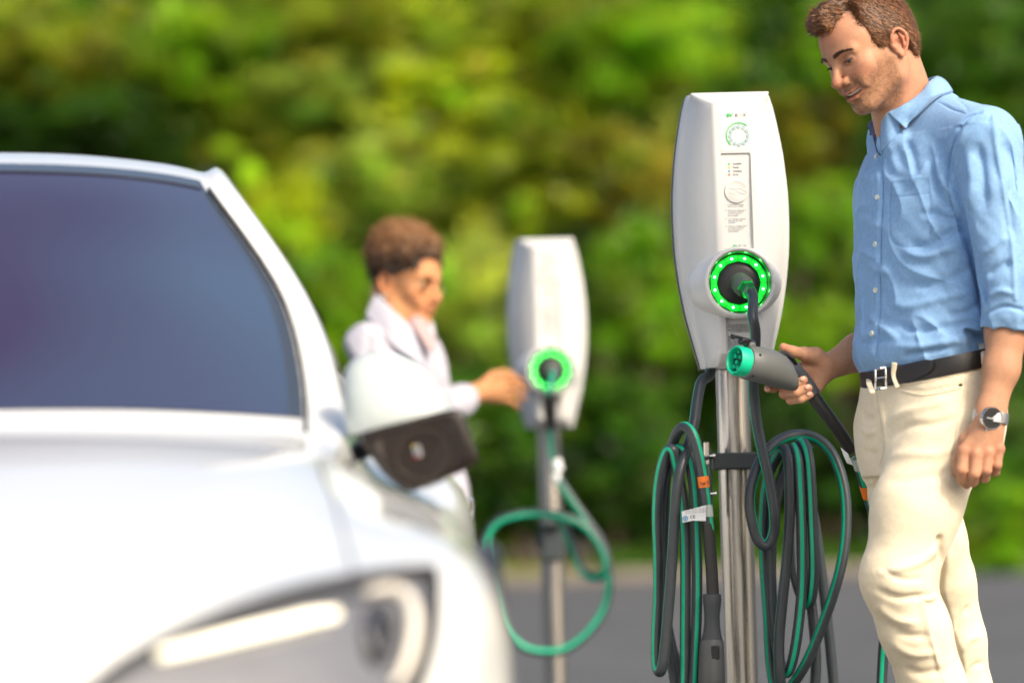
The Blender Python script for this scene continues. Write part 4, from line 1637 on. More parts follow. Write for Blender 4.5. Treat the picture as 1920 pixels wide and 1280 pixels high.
# ---- right cable: socket plug -> coil on the right hook -> plug held in the hand
def make_right_cable():
    root = empty('charging_cable', tuple(at(1470, 860, 8.24)))
    tag(root, 'striped cable coiled on the right hook, running from the lit socket to the hand-held plug', 'charging cable', 'charging cables')
    s0 = to_world(station, np.array([-.001, -.250, 1.098 + .168]))
    A = to_world(station, np.array([-.001 + .010, -.300, 1.098 + .150])) - s0
    ax = unit(A)
    # connector in the socket
    b = MB()
    o = to_world(station, np.array([-.001, -.215, 1.098 + .176]))
    x_, y_, z_ = frame(ax)
    b.lathe(o, ax, [(0, .0235), (.030, .0225), (.040, .020), (.042, .016)], 28)
    pl = b.build('socket_plug', M['plug_grey'], root, angle=50)
    b = MB()
    b.lathe(o + ax * .036, ax, [(0, .0190), (.012, .0200), (.030, .0175), (.044, .0150), (.046, .012)], 6)
    b.build('clear_collar', M['clear_green'], pl, smooth=True, angle=30)
    e = o + ax * .075
    pts = [e - ax * .02, e, e + ax * .020 + np.array([0, 0, -.008])]
    Q = [at(1411, 592, 8.08), at(1416, 622, 8.09), at(1415, 660, 8.12), at(1412, 700, 8.16), at(1413, 745, 8.19)]
    coil = zp([(545, 120, -.04), (575, 250, -.05), (603, 380, -.05), (620, 500, -.05), (617, 590, -.04), (582, 648, -.04), (540, 612, -.04), (514, 520, -.04), (506, 430, -.035),
               (522, 340, -.03), (555, 255, -.02), (600, 195, .0), (662, 150, .03), (745, 134, .05), (830, 162, .05), (897, 240, .04), (940, 370, .03), (952, 520, .02), (938, 690, .01),
               (895, 860, .0), (838, 1020, .0), (775, 1170, .0), (715, 1270, .01), (665, 1330, .03), (620, 1290, .05), (600, 1150, .06), (590, 950, .06), (575, 750, .06), (570, 520, .06),
               (590, 330, .06), (635, 235, .04), (664, 198, .0), (683, 240, -.03), (690, 330, -.035), (690, 500, -.035), (678, 700, -.03), (657, 900, -.03), (641, 1100, -.03), (650, 1290, -.03),
               (690, 1400, .0), (750, 1420, .03), (800, 1330, .05), (812, 1180, .05), (800, 1000, .06), (770, 750, .07), (740, 500, .07), (715, 330, .06), (703, 235, .04), (710, 193, .0),
               (728, 240, -.03), (738, 350, -.035), (747, 600, -.035), (746, 850, -.03), (722, 1080, -.03), (692, 1212, -.02), (660, 1225, .0), (636, 1130, .03), (612, 950, .04), (604, 700, .05),
               (625, 450, .05), (680, 260, .05), (728, 185, .02), (757, 176, -.01), (780, 250, -.03), (790, 380, -.035), (797, 550, -.035), (803, 750, -.03), (792, 880, -.02), (772, 916, .0),
               (744, 880, .03), (712, 760, .05), (706, 560, .07), (725, 380, .09)], 8.235)
    tail = [at(1520, 940, 8.42), at(1550, 1150, 8.46), at(1575, 1400, 8.48), at(1600, 1580, 8.46), np.array([.80, 8.45, .014]), np.array([.86, 8.40, .013]),
            np.array([.87, 8.30, .02]), at(1650, 1480, 8.22), at(1650, 1380, 8.2), at(1655, 1240, 8.2), at(1662, 1130, 8.16), at(1652, 1020, 8.08), at(1628, 930, 7.98), at(1607, 858, 7.93)]
    # held plug
    O = at(1377, 674, 7.755)
    AX = np.array([.81, .53, -.175])
    UP = np.array([.12, -.12, 1.0])
    plug, ex, dr, PF = plug_shape(root, O, AX, UP)
    _, S_ = cable_mesh(np.vstack([pts, Q, coil, tail]), root)
    cut = lambda y0, y1: np.array([p for p in S_[-60:] if y0 <= pix(p)[1] <= y1])
    # sleeve between cable and grip
    sl = MB()
    SP = spline([at(1519, 734, 7.885), at(1532, 753, 7.888), at(1556, 784, 7.895), at(1580, 818, 7.91), at(1596, 845, 7.925)], 6)
    sl.tube(SP, [.0145, .0140, .0132, .0130, .0130], 18)
    sl.build('sleeve', M['black'], root)
    c2 = MB()
    CP = spline([at(1580, 818, 7.91), at(1594, 842, 7.925), at(1607, 872, 7.94), at(1622, 920, 7.97)], 5)
    st = MB()
    st.tube(cut(846, 880), CR + .0012, 18)
    st.build('clear_wrap', M['wrap'], root)
    st = MB()
    p0 = at(1578, 838, 7.915)
    st.add([at(1576, 838, 7.912), at(1590, 850, 7.908), at(1600, 872, 7.913), at(1588, 868, 7.909), at(1581, 852, 7.911)], [(0, 1, 2, 3, 4)])
    st.build('tag_label', M['label_white'], root, smooth=False)
    st = MB()
    st.tube(cut(900, 932), CR + .0009, 18)
    st.build('sticker', M['sticker_orange'], root)
    return root, PF


M['wrap'] = mat('clear_wrap', (.40, .47, .45), .12, coat=.8)
right_cable, PLUG_P = make_right_cable()


def make_left_cable():
    root = empty('charging_cable', tuple(at(1290, 900, 8.24)))
    tag(root, 'grey cable with mint stripe coiled on the left hook, orange sticker and plug hanging down', 'charging cable', 'charging cables')
    P0 = [to_world(station, np.array([-.056, -.09, 1.120])), to_world(station, np.array([-.058, -.09, 1.085]))]
    Q = [at(1315, 715, 8.30), at(1306, 760, 8.28)]
    coil = zp([(252, 70, .03), (238, 125, .02), (215, 210, -.01), (185, 300, -.03), (168, 400, -.035), (155, 600, -.035), (142, 800, -.035), (126, 1000, -.03), (108, 1180, -.03), (90, 1228, -.02),
               (76, 1180, .0), (76, 1050, .01), (84, 900, .02), (84, 700, .02), (78, 520, .02), (84, 380, .015), (103, 270, .0), (128, 207, -.01), (152, 205, -.02), (165, 260, -.01),
               (180, 330, .0), (198, 430, .0), (209, 620, .0), (210, 850, .0), (208, 1100, .0), (207, 1300, .0), (195, 1410, .02), (172, 1350, .04), (150, 1200, .05), (115, 1010, .05), (95, 820, .05), (92, 560, .05),
               (105, 350, .045), (140, 240, .03), (178, 200, .0), (205, 215, -.01), (232, 270, -.01), (250, 400, -.01), (258, 560, -.01), (263, 750, -.01), (262, 950, -.01), (255, 1120, -.01), (246, 1300, -.01),
               (225, 1430, .02), (195, 1350, .05), (178, 1220, .06), (140, 1090, .07), (112, 900, .08), (108, 650, .08), (112, 420, .07), (128, 270, .05), (150, 185, .02), (172, 125, -.01), (205, 98, -.03),
               (240, 125, -.045), (265, 200, -.05), (285, 300, -.05), (298, 390, -.05), (308, 470, -.05), (316, 540, -.05), (320, 575, -.05)], 8.235)
    _, S_ = cable_mesh(np.vstack([P0, Q, coil]), root, sdir=(-.95, -.1, 0), stripe=0)
    cut = lambda y0, y1: np.array([p for p in S_[-42:] if y0 <= pix(p)[1] <= y1])
    Yk = 8.185
    def zz_(x, y, d=0): return at(1200 + x * .4064, 760 + y * .4064, Yk + d)
    b = MB()
    b.tube(spline([zz_(314, 545), zz_(319, 600), zz_(325, 680), zz_(332, 780), zz_(337, 880)], 6), [.0122, .0128, .0130, .0130, .0135], 18)
    b.build('sleeve', M['black'], root)
    # hanging plug, grip up and nose down
    top, bot = zz_(333, 866), zz_(330, 1420)
    ax = unit(bot - top)
    S = unit(np.cross(ax, [0, 1, 0]))
    F_ = np.cross(S, ax)
    t = np.arange(26) / 26 * 2 * math.pi
    def ring(h, rs, rf, o=0): return top + ax * h + S * o + np.outer(np.cos(t) * rs, S) + np.outer(np.sin(t) * rf, F_)
    k = .4064 / 873
    b = MB()
    b.rings([ring(0, .015, .012), ring(4 * k, .0195, .016), ring(30 * k, .0200, .0175), ring(60 * k, .0185, .0170), ring(100 * k, .0165, .0165), ring(140 * k, .0170, .0165), ring(180 * k, .0195, .018),
             ring(215 * k, .0235, .020), ring(230 * k, .0235, .020)])
    g = b.build('grip', M['plug_dark'], root, angle=50)
    b = MB()
    b.rings([ring(205 * k, .0215, .019), ring(224 * k, .0255, .022), ring(270 * k, .0268, .0255), ring(330 * k, .0280, .030), ring(390 * k, .0290, .032), ring(425 * k, .0285, .032), ring(432 * k, .025, .030)])
    bd = b.build('plug', M['plug_grey2'], root, angle=50)
    b = MB()
    c = top + ax * (268 * k) - F_ * 0
    fy = -1 if F_[1] > 0 else 1
    c = top + ax * (268 * k) + F_ * fy * .0245 + S * (.006 if S[0] > 0 else -.006)
    b.box(c, (.018, .030, .006), M=[S, ax, F_], bev=.0025)
    for q in range(5):
        b.box(c + F_ * fy * .003 + ax * (-.010 + .0045 * q), (.014, .002, .002), M=[S, ax, F_], bev=.0006)
    b.build('release_button', M['black'], bd)
    b = MB()
    b.rings([ring(430 * k, .027, .029), ring(480 * k, .0265, .0285), ring(484 * k, .024, .026)])
    b.build('nose', M['mint_plug'], bd, angle=50)
    # orange sticker, clear wrap, white flag label
    b = MB()
    b.tube(cut(892, 918), CR + .0009, 18)
    st = b.build('sticker', M['sticker_orange'], root)
    b = MB()
    b.tube(cut(944, 972), CR + .0012, 18)
    b.build('clear_wrap', M['wrap'], root)
    b = MB()
    f0 = np.array([zz_(192, 488, -.012), zz_(196, 540, -.012), zz_(245, 530, -.016), zz_(304, 532, -.018), zz_(303, 460, -.018), zz_(245, 474, -.016)])
    nrm = unit(np.cross(f0[1] - f0[0], f0[3] - f0[0]))
    b.add(np.vstack([f0, f0 + [0, .0006, 0]]), [(0, 1, 2, 5), (5, 2, 3, 4), (6, 11, 8, 7), (11, 10, 9, 8), (0, 5, 11, 6), (5, 4, 10, 11), (1, 7, 8, 2), (2, 8, 9, 3), (0, 6, 7, 1), (3, 9, 10, 4)])
    fl = b.build('tag_label', M['label_white'], root, smooth=False)
    b = MB()
    ex = unit(f0[3] - f0[1]); ez = np.array([0, 0, 1.])
    o = zz_(209, 520, -.0165)
    n_ = 20
    for r0, r1 in ((.0040, .0056), (.0, .0022)):
        P, Fc = [], []
        for q in range(n_ + 1):
            a = 2 * math.pi * q / n_
            for r_ in (r0, r1): P.append(o + ex * r_ * math.cos(a) + ez * r_ * math.sin(a))
        for q in range(n_): Fc.append((2 * q, 2 * q + 1, 2 * q + 3, 2 * q + 2))
        b.add(P, Fc, 1)
    text_mesh('CE', .0095, zz_(231, 520, -.0185), ex, ez, 0, b, bold=.01)
    for q in range(3):
        text_mesh('charging cable type 2 32A 480V', .0034, zz_(207, 498 - q * 8, -.0185), ex, ez, 0, b)
    b.build('label_print', [M['print_dark'], M['print_blue']], fl, smooth=False)
    b = MB()
    o = zz_(280, 375, -.0142)
    text_mesh('Typ 2', .0085, zz_(276, 368, -.0140), unit(zz_(300, 362) - zz_(276, 368)), (0, 0, 1), 0, b, bold=.03)
    b.build('sticker_print', M['print_dark'], st, smooth=False)
    return root


M['plug_grey2'] = mat('plug_charcoal', (.065, .072, .076), .48, bump=.12, bscale=900, bdist=.0004)
make_left_cable()


# ---- the far station's cable
def make_far_cable():
    root = empty('charging_cable', tuple(at(1030, 1000, 12.0)))
    tag(root, 'blurred green cable looped in one big ring on the pole of the far charger', 'charging cable', 'charging cables')
    s = to_world(station2, np.array([-.001, -.215, 1.098 + .176]))
    ax = unit(to_world(station2, np.array([.001, -.300, 1.098 + .158])) - s)
    b = MB()
    b.lathe(s, ax, [(0, .0235), (.035, .0225), (.070, .020), (.075, .016)], 24)
    b.build('socket_plug', M['plug_grey'], root)
    e = s + ax * .075
    Y = 11.93
    P = [e - ax * .01, e + ax * .01 + [0, 0, -.012], at(1031, 735, Y - .04), at(1032, 780, Y), at(1036, 830, Y + .02), at(1042, 880, Y + .02), at(1058, 915, Y), at(1100, 975, Y - .02), at(1130, 1020, Y - .02),
         at(1143, 1080, Y - .02), at(1136, 1135, Y), at(1108, 1180, Y), at(1070, 1212, Y), at(1028, 1222, Y), at(980, 1212, Y), at(945, 1175, Y), at(928, 1120, Y), at(914, 1060, Y), at(912, 1010, Y),
         at(930, 980, Y), at(965, 966, Y), at(1005, 962, Y), at(1050, 966, Y - .03), at(1095, 985, Y - .03), at(1128, 1025, Y - .03), at(1138, 1065, Y - .03), at(1120, 1082, Y), at(1092, 1070, Y + .03),
         at(1072, 1020, Y + .03), at(1052, 975, Y + .02), at(1035, 968, Y + .0)]
    cable_mesh(np.array(P), root, r=.0135, sdir=(0, -1, 0), width=3)
    b = MB()
    b.tube([at(1031, 738, Y - .045), at(1031, 770, Y - .02), at(1033, 800, Y)], [.020, .021, .017], 16)
    b.build('sleeve', M['black'], root)
    for (x, y, x2, y2) in ((1043, 862, 1047, 882), (1041, 888, 1050, 904)):
        b = MB()
        b.tube([at(x, y, Y + .015), at(x2, y2, Y + .01)], CR + .004, 14)
        b.build('tag_label', M['label_white'], root)
    return root


make_far_cable()


def far_bracket(st):
    b = MB()
    z = float(at(1022, 1015, 12.0)[2])
    b.box((-.002, -.055, z), (.075, .035, .125), bev=.008)
    b.box((-.002, -.085, z + .055), (.06, .05, .014), bev=.004)
    br = b.build('cable_bracket', M['powder'], st, local=True)
    b = MB()
    b.box((0, .042, z), (.09, .01, .05), bev=.002)
    b.build('clamp_plate', M['powder'], br, local=True)


far_bracket(station2)
# ---------------------------------------------------------------- people
def head_axes(side, yaw, pitch, roll):
    def rot(v, ax, a): return v * math.cos(a) + np.cross(ax, v) * math.sin(a) + ax * np.dot(ax, v) * (1 - math.cos(a))
    f, u = np.array([float(side), 0, 0]), np.array([0, 0, 1.])
    l = np.cross(u, f)
    s = -side
    f, l = rot(f, u, s * yaw), rot(l, u, s * yaw)
    f, u = rot(f, l, pitch), rot(u, l, pitch)
    l, u = rot(l, f, roll), rot(u, f, roll)
    return np.array([f, l, u])


def head_field(neck, h=.0016, smile=1.0, female=False):
    """Head in its own frame: x forward, y left, z up, origin between the ear canals."""
    s = SDF((-.125, -.108, -.20), (.135, .108, .14), h)
    both = (1, -1)
    s.ell((-.008, 0, .046), (.098, .0745, .080))
    s.ell((.042, 0, .052), (.052, .060, .056), k=.02)
    s.ell((.040, 0, -.008), (.054, .0595, .060), k=.02)
    s.ell((.057, 0, -.046), (.036, .037, .036), k=.022)
    for d in both:
        s.cap((-.002, d * .050, -.020), (.004, d * .048, -.052), .018, .015, k=.03)
        s.cap((.004, d * .0465, -.053), (.068, d * .018, -.082), .0155, .014, k=.022)
        s.ell((.058, d * .042, -.006), (.022, .0205, .018), k=.018)
        s.ell((.070, d * .034, -.022), (.016, .016, .015), k=.012)
        s.cap((.0885, d * .010, .031), (.0735, d * .044, .033), .0105, .009, k=.014)
    s.ell((.073, 0, -.078), (.019, .021, .0175), k=.016)
    # neck with its muscles
    n = np.asarray(neck, float)
    s.cap((-.022, 0, -.035), n, .054, .062, k=.025, flat=((0, 1, 0), 1.06))
    for d in both:
        s.cap((-.014, d * .052, -.030), n + [.045, d * .02, 0], .014, .012, k=.018)
    s.cap((-.060, 0, -.01), n + [-.03, 0, 0], .040, .05, k=.03)
    s.ell((.030, 0, -.082), (.028, .022, .016), k=.02)
    # eye sockets, lids
    for d in both:
        s.ell((.0935, d * .031, .0180), (.0170, .0195, .0125), k=.010, sub=True)
        s.ell((.0735, d * .0315, .0170), (.0142, .0148, .0140), k=.003)
        s.cap((.0875, d * .0195, .0135), (.0825, d * .0440, .0152), .0022, .0014, k=.0012, sub=True)
        s.cap((.0885, d * .0225, .0142), (.0850, d * .0405, .0155), .0037, .0032, k=.001, sub=True)
        s.cap((.0865, d * .018, .026), (.074, d * .048, .0255), .0012, .0010, k=.003, sub=True)
        s.cap((.082, d * .020, .002), (.069, d * .046, .006), .0018, .0012, k=.006, sub=True)
    # nose
    s.cap((.0905, 0, .024), (.1095, 0, -.011), .0075, .0088, k=.008)
    s.ell((.1120, 0, -.0170), (.0122, .0112, .0108), k=.006)
    s.cap((.092, 0, -.026), (.108, 0, -.024), .006, .006, k=.005)
    for d in both:
        s.ell((.0990, d * .0125, -.0205), (.0105, .0075, .0085), k=.005)
        s.ell((.1035, d * .0068, -.0285), (.0050, .0032, .0040), k=.002, sub=True)
        s.cap((.093, d * .0205, -.016), (.0905, d * .0205, -.0285), .0014, .0014, k=.004, sub=True)
    # mouth
    k = smile
    sh = lambda P: [np.array(p) - [.0035, 0, 0] for p in P]
    for d in both:
        up = [(.1015, 0, -.0445), (.0975, d * .012, -.0435), (.0880, d * .025, -.0430 + .003 * k), (.0780, d * .0345, -.0420 + .009 * k)]
        lo = [(.0985, 0, -.0590), (.0950, d * .012, -.0575), (.0870, d * .023, -.0525), (.0780, d * .0335, -.0425 + .007 * k)]
        mo = [(.1040, 0, -.0508), (.0995, d * .012, -.0502), (.0900, d * .024, -.0478 + .001 * k), (.0785, d * .0345, -.0420 + .008 * k)]
        up, lo, mo = sh(up), sh(lo), sh(mo)
        s.chain(up, [.0042, .0044, .0036, .002], k=.004)
        s.chain(lo, [.0056, .0054, .0042, .002], k=.004)
        s.chain([np.array(p) - [.007, 0, 0] for p in mo], [.0042 * k + .0006, .0041 * k + .0006, .0032 * k + .0005, .0012], k=.001, sub=True)
        s.chain(mo, [.0038 * k + .0006, .0037 * k + .0006, .0028 * k + .0005, .001], k=.0015, sub=True)
        s.chain([(.0965, d * .021, -.022), (.0890, d * .031, -.034), (.0780, d * .0395, -.046), (.0720, d * .040, -.056)], [.0020, .0040, .0044, .0014], k=.005, sub=True)
        s.ell((.076, d * .0385, -.036), (.010, .008, .012), k=.008)
    s.cap((.0915, -.011, -.0675), (.0915, .011, -.0675), .0034, k=.008, sub=True)
    # ears
    for d in both:
        def E(f, u, o): return (-.010 + f * .84, d * (.0735 + o * .88), .003 + u * .84)
        s.ell(E(.001, .003, .001), (.016, .0055, .024), k=.004)
        rim = [E(.012, .004, .002), E(.013, .016, .006), E(.007, .028, .009), (E(-.004, .0335, .012)), E(-.016, .029, .015), E(-.0225, .015, .017), E(-.021, -.001, .016), E(-.014, -.014, .012), E(-.006, -.024, .008)]
        s.chain(spline(rim, 3), .0033, k=.002)
        s.ell(E(.001, -.0260, .005), (.0080, .0040, .0080), k=.004)
        s.chain([E(-.010, .022, .011), E(-.013, .008, .013), E(-.009, -.008, .011)], .0030, k=.003)
        s.ell(E(.002, .001, .010), (.0085, .0080, .0105), k=.003, sub=True)
        s.ell(E(-.005, .022, .014), (.0060, .0045, .0060), k=.003, sub=True)
        s.ell(E(.012, -.005, .004), (.0045, .0042, .0055), k=.003)
        s.cap(E(-.022, -.004, -.004), E(-.006, -.026, -.004), .004, k=.004, sub=True)
    return s


def skin_colors(P, base, red, stubble=None, seed=0):
    """Real pigment: redder cheeks, nose and ears, darker beard area, lips."""
    c = np.ones((len(P), 3)) * base
    n = vnoise(P, 60, seed)[:, None] * .07 + vnoise(P, 300, seed + 3)[:, None] * .07
    def blob(ctr, r): return np.exp(-(((P - np.asarray(ctr)) / np.asarray(r)) ** 2).sum(1))[:, None]
    w = np.zeros((len(P), 1))
    for d in (1, -1):
        w = w + .55 * blob((.068, d * .040, -.012), (.03, .02, .020)) + .75 * blob((-.012, d * .09, .006), (.025, .018, .034))
    w = w + .7 * blob((.115, 0, -.016), (.016, .02, .014)) + .35 * blob((.08, 0, .07), (.03, .06, .03)) + .3 * blob((-.03, .05, -.10), (.06, .04, .05))
    c = c * (1 - np.clip(w, 0, 1)) + np.asarray(red) * np.clip(w, 0, 1)
    if stubble is not None:
        f, l, u = P.T
        b = np.clip((-.018 - u + .30 * (f - .055)) / .020, 0, 1)
        b = np.where(f < .05, np.clip((.012 - u) / .03, 0, 1) * np.clip((f + .004) / .014, 0, 1), b)
        b = b * np.clip((u + .115) / .022, 0, 1) * np.clip((f + .006) / .02, 0, 1)
        b = np.maximum(b, blob((.1, 0, -.037), (.012, .022, .006))[:, 0] * .8)
        gr = .75 + .5 * vnoise(P, 420, seed + 5) + .25 * vnoise(P, 160, seed + 7)
        b = (b * np.clip(gr, .25, 1.2))[:, None]
        c = c * (1 - .70 * b) + np.asarray(stubble) * .70 * b
    lip = np.zeros((len(P), 1))
    for y, u, r in ((0, -.0445, .0035), (.012, -.0432, .0035), (-.012, -.0432, .0035), (.024, -.0405, .003), (-.024, -.0405, .003),
                    (0, -.0585, .0045), (.012, -.0565, .0045), (-.012, -.0565, .0045), (.023, -.0500, .0035), (-.023, -.0500, .0035)):
        lip = np.maximum(lip, blob((.098 - abs(y) * .55, y, u), (.014, .008, r)))
    c = c * (1 - .85 * lip) + np.array([base[0] * .88, base[1] * .50, base[2] * .52]) * .85 * lip
    return np.clip(c * (1 + n), .005, 1)


def to_frame(P, O, A): return np.asarray(O) + np.asarray(P) @ A


def head_parts(parent, body_eyes, O, A, iris, teeth=True, brow=(.05, .025, .012), bvh=None):
    """Eyeballs, teeth, brows and lashes in the head frame, as parts of the body."""
    for d in (1, -1):
        b = MB()
        b.ball((.0735, d * .0315, .0160), .0126, 20, 14)
        P = np.array(b.v)
        b.v = [tuple(p) for p in to_frame(P, O, A)]
        e = b.build('eye', M['eye_white'], body_eyes)
        g = unit(np.array([.80, d * .02, -.52]))
        b = MB()
        x, y, z = frame(g)
        b.lathe(np.array([.0735, d * .0315, .0160]) + g * .0113, g, [(0, .0070), (.0010, .0058), (.0017, .004), (.0019, .001)], 20)
        b.v = [tuple(p) for p in to_frame(np.array(b.v), O, A)]
        b.build('iris', iris, e)
        b = MB()
        r_ = np.random.default_rng(3)
        for k in range(250):
            t = r_.random()
            yy, zz_ = d * (.0100 + .040 * t), .0320 + .0050 * math.sin(t * 2.6) + (r_.random() - .5) * .0072 * (1.15 - t)
            hit_ = bvh.ray_cast(Vector((.16, yy, zz_)), Vector((-1, 0, 0)))[0] if bvh else None
            if hit_ is None: continue
            base = np.array(hit_) - [.0004, 0, 0]
            dr = np.array([-.45 * t + .25, d * .9, .50 - .8 * t]) + r_.normal(size=3) * .12
            L = .007 + .003 * r_.random()
            S = np.array([base, base + unit(dr) * L * .5 + [.0006, 0, 0], base + unit(dr) * L])
            b.tube(S, [.00050, .00045, .00012], 4)
        b.v = [tuple(p) for p in to_frame(np.array(b.v), O, A)]
        b.build('eyebrow', M['brow'] if brow is None else brow, body_eyes)
        b = MB()
        for k in range(26):
            t = k / 25
            p = np.array([.0885 - .004 * t, d * (.0200 + .0235 * t), .0163 + .0008 * math.sin(3 * t)])
            b.tube([p, p + [.003, d * .0006, -.0018], p + [.0055, d * .0014, -.0024]], [.0004, .0003, .0001], 4)
        b.v = [tuple(p) for p in to_frame(np.array(b.v), O, A)]
        b.build('eyelash', M['lash'], body_eyes)
    if teeth:
        b = MB()
        for k in range(-6, 7):
            t = abs(k) / 6
            y = k * .0042
            p = np.array([.0912 - 14 * y * y, y, -.0468 + .0026 * t * t])
            n = unit([1, 28 * y, 0])
            b.box(p, (.0030, .0039, .0078 - .002 * t), M=[n, np.cross([0, 0, 1], n), (0, 0, 1)], bev=.0009)
        b.v = [tuple(p) for p in to_frame(np.array(b.v), O, A)]
        b.build('teeth', M['teeth'], body_eyes, angle=60)


def skin_mat(name, tint):
    return mat(name, tint, .50, spec=.25, attr='Col', sss=.12, sss_col=(1, .35, .2), bump=.25, bscale=420, bdist=.0005)


M['skin'] = skin_mat('skin', (.5, .3, .2))
M['skin_deep'] = skin_mat('skin_deep', (.2, .1, .05))
M['eye_white'] = mat('eye_white', (.38, .34, .31), .2)
M['iris'] = mat('iris', (.03, .025, .02), .08)
M['teeth'] = mat('teeth', (.72, .66, .58), .2)
M['brow'] = mat('brow_hair', (.085, .042, .020), .6)
M['lash'] = mat('lash_hair', (.02, .012, .008), .6)
M['hair_brown'] = mat('hair_brown', (.13, .062, .028), .48, attr='Col')
M['hair_dark'] = mat('hair_dark', (.03, .02, .015), .6, attr='Col')
M['nail'] = mat('finger_nail', (.66, .40, .32), .25)


def cloth_mat(name, col, warp=.0, sc=900, noise=.05, sheen=.15, bump=.25):
    m = mat(name, col, .82, spec=.2, noise=noise, nscale=140, sheen=sheen, bump=bump, bscale=sc, bdist=.0006)
    return m


M['shirt'] = cloth_mat('blue_cotton', (.215, .385, .63), noise=.12)
M['shirt_in'] = cloth_mat('shirt_inner_dark', (.045, .06, .14))  # far darker blue for the inner collar and neck opening
M['trousers'] = cloth_mat('cream_denim', (.70, .62, .46), noise=.06)
M['belt'] = mat('black_leather', (.016, .015, .016), .42, bump=.5, bscale=300, bdist=.0008)
M['button'] = mat('shell_button', (.62, .66, .58), .25, coat=.4)
M['thread'] = cloth_mat('cream_thread', (.60, .51, .35))
M['rivet'] = mat('rivet', (.14, .10, .07), .35, metal=1)
M['shoe'] = mat('brown_shoe', (.10, .05, .025), .4)

# ================= the man =================
MAN_S = 7.75
man = empty('person', tuple(at(1740, 700, MAN_S)[:2]) + (0.0,))
tag(man, 'man in light blue shirt and cream trousers holding a charging plug, looking down smiling', 'man')
HO = at(1637, 106, 7.72)
HA = head_axes(-1, R(33), R(23.5), R(8))
NECK_W = at(1706, 262, 7.775)
neck_l = (NECK_W - HO) @ HA.T
hs = head_field(neck_l)
V, F = hs.mesh(1)
HEAD_BVH = BVHTree.FromPolygons([Vector(v) for v in V], [tuple(map(int, f)) for f in F])
col = skin_colors(V, (.46, .245, .148), (.50, .155, .095), (.17, .085, .04))
W = to_frame(V, HO, HA)
BV, BF, BC = [W], [F], [col]


def add_skin(sdf, base=(.44, .235, .142), red=(.48, .165, .10), spots=(), seed=1, it=1):
    V, F = sdf.mesh(it)
    n = vnoise(V, 45, seed)[:, None] * .09 + vnoise(V, 220, seed + 2)[:, None] * .07
    c = np.ones((len(V), 3)) * base
    for p, r in spots:
        w = np.exp(-(((V - p) / r) ** 2).sum(1))[:, None] * .6
        c = c * (1 - w) + np.array(red) * w
    o = sum(len(v) for v in BV)
    BV.append(V)
    BF.append(F + o)
    BC.append(np.clip(c * (1 + n), 0, 1))


def limbs(pts):
    a = [at(*p[:3]) for p in pts]
    return a, [p[3] for p in pts]


# -- hanging left arm and hand (nearest the camera)
LE, LW = at(1899, 548, 7.60), at(1858, 770, 7.555)
lo = np.minimum(at(1780, 925, 7.5), at(1780, 520, 7.5)) - [.02, 0, 0]
hi = np.maximum(at(1945, 925, 7.68), at(1945, 520, 7.68)) + [.03, .02, .02]
lo[2], hi[2] = at(1850, 930, 7.5)[2], at(1850, 520, 7.7)[2] + .02
s = SDF(lo, hi, .0019)
vy = (.25, -.97, 0)
s.cap(LE, at(1889, 620, 7.59), .043, .043, k=.01)
s.cap(at(1891, 600, 7.59), at(1878, 690, 7.57), .043, .034, k=.02)
s.cap(at(1878, 690, 7.57), LW, .034, .0285, k=.02, flat=(vy, 1.18))
s.cap(LW, at(1853, 800, 7.552), .0305, .032, k=.012, flat=(vy, 1.35))
mcp = [at(1808, 845, 7.545), at(1831, 851, 7.538), at(1853, 848, 7.541), at(1873, 841, 7.552)]
for p, r in zip(mcp, (.0135, .0130, .0125, .0115)):
    s.cap(at(1854, 795, 7.552), p, .022, r, k=.012, flat=(vy, 1.25))
    s.ell(p + [0, -.002, 0], (.0105, .0105, .0105), k=.006)
fin = [[(1803, 880, 7.540), (1805, 899, 7.556), (1812, 907, 7.575)], [(1827, 887, 7.536), (1824, 902, 7.556), (1825, 900, 7.580)],
       [(1849, 881, 7.539), (1846, 895, 7.558), (1848, 892, 7.58)], [(1869, 871, 7.550), (1866, 884, 7.565), (1868, 880, 7.583)]]
for p, fp, r in zip(mcp, fin, (.0118, .0118, .0112, .0100)):
    P = [p] + [at(*q) for q in fp]
    s.chain(P, [r * 1.03, r, r * .93, r * .84], k=.0035)
s.chain([at(1838, 800, 7.565), at(1812, 825, 7.570), at(1797, 862, 7.575), at(1794, 885, 7.578)], [.020, .015, .0115, .0095], k=.006)
for x in (1820, 1842, 1863):   # tendon hollows between the knuckles
    s.cap(at(x, 850, 7.524), at(x + 4, 826, 7.522), .003, .002, k=.006, sub=True)
add_skin(s, spots=[(p, .014) for p in mcp] + [(at(*q[0]), .010) for q in fin])
# -- right forearm and the hand closed round the plug
RW = at(1551, 689, 7.935)
lo = [at(1400, 700, 7.9)[0], 7.80, at(1500, 775, 7.9)[2]]
hi = [at(1760, 700, 8.1)[0], 8.10, at(1500, 590, 7.9)[2] + .02]
s = SDF(lo, hi, .0018)
s.cap(at(1745, 610, 8.03), at(1690, 634, 8.0), .046, .046, k=.01)
s.cap(at(1700, 630, 8.01), at(1610, 660, 7.965), .045, .037, k=.02)
s.cap(at(1610, 660, 7.965), RW, .037, .0265, k=.02, flat=((0, 1, 0), 1.15))
mcp = [at(1494, 691, 7.925), at(1500, 704, 7.932), at(1508, 718, 7.932), at(1518, 731, 7.926)]
for p, r in zip(mcp, (.013, .013, .0125, .0115)):
    s.cap(RW + [-.012, -.004, 0], p, .020, r, k=.012)
s.cap(at(1545, 700, 7.925), at(1529, 728, 7.915), .018, .015, k=.012)
s.chain([at(1550, 683, 7.925), at(1528, 668, 7.915), at(1508, 664, 7.903), at(1486, 659, 7.888), at(1469, 651, 7.875)], [.020, .0185, .0135, .0108, .0092], k=.008)
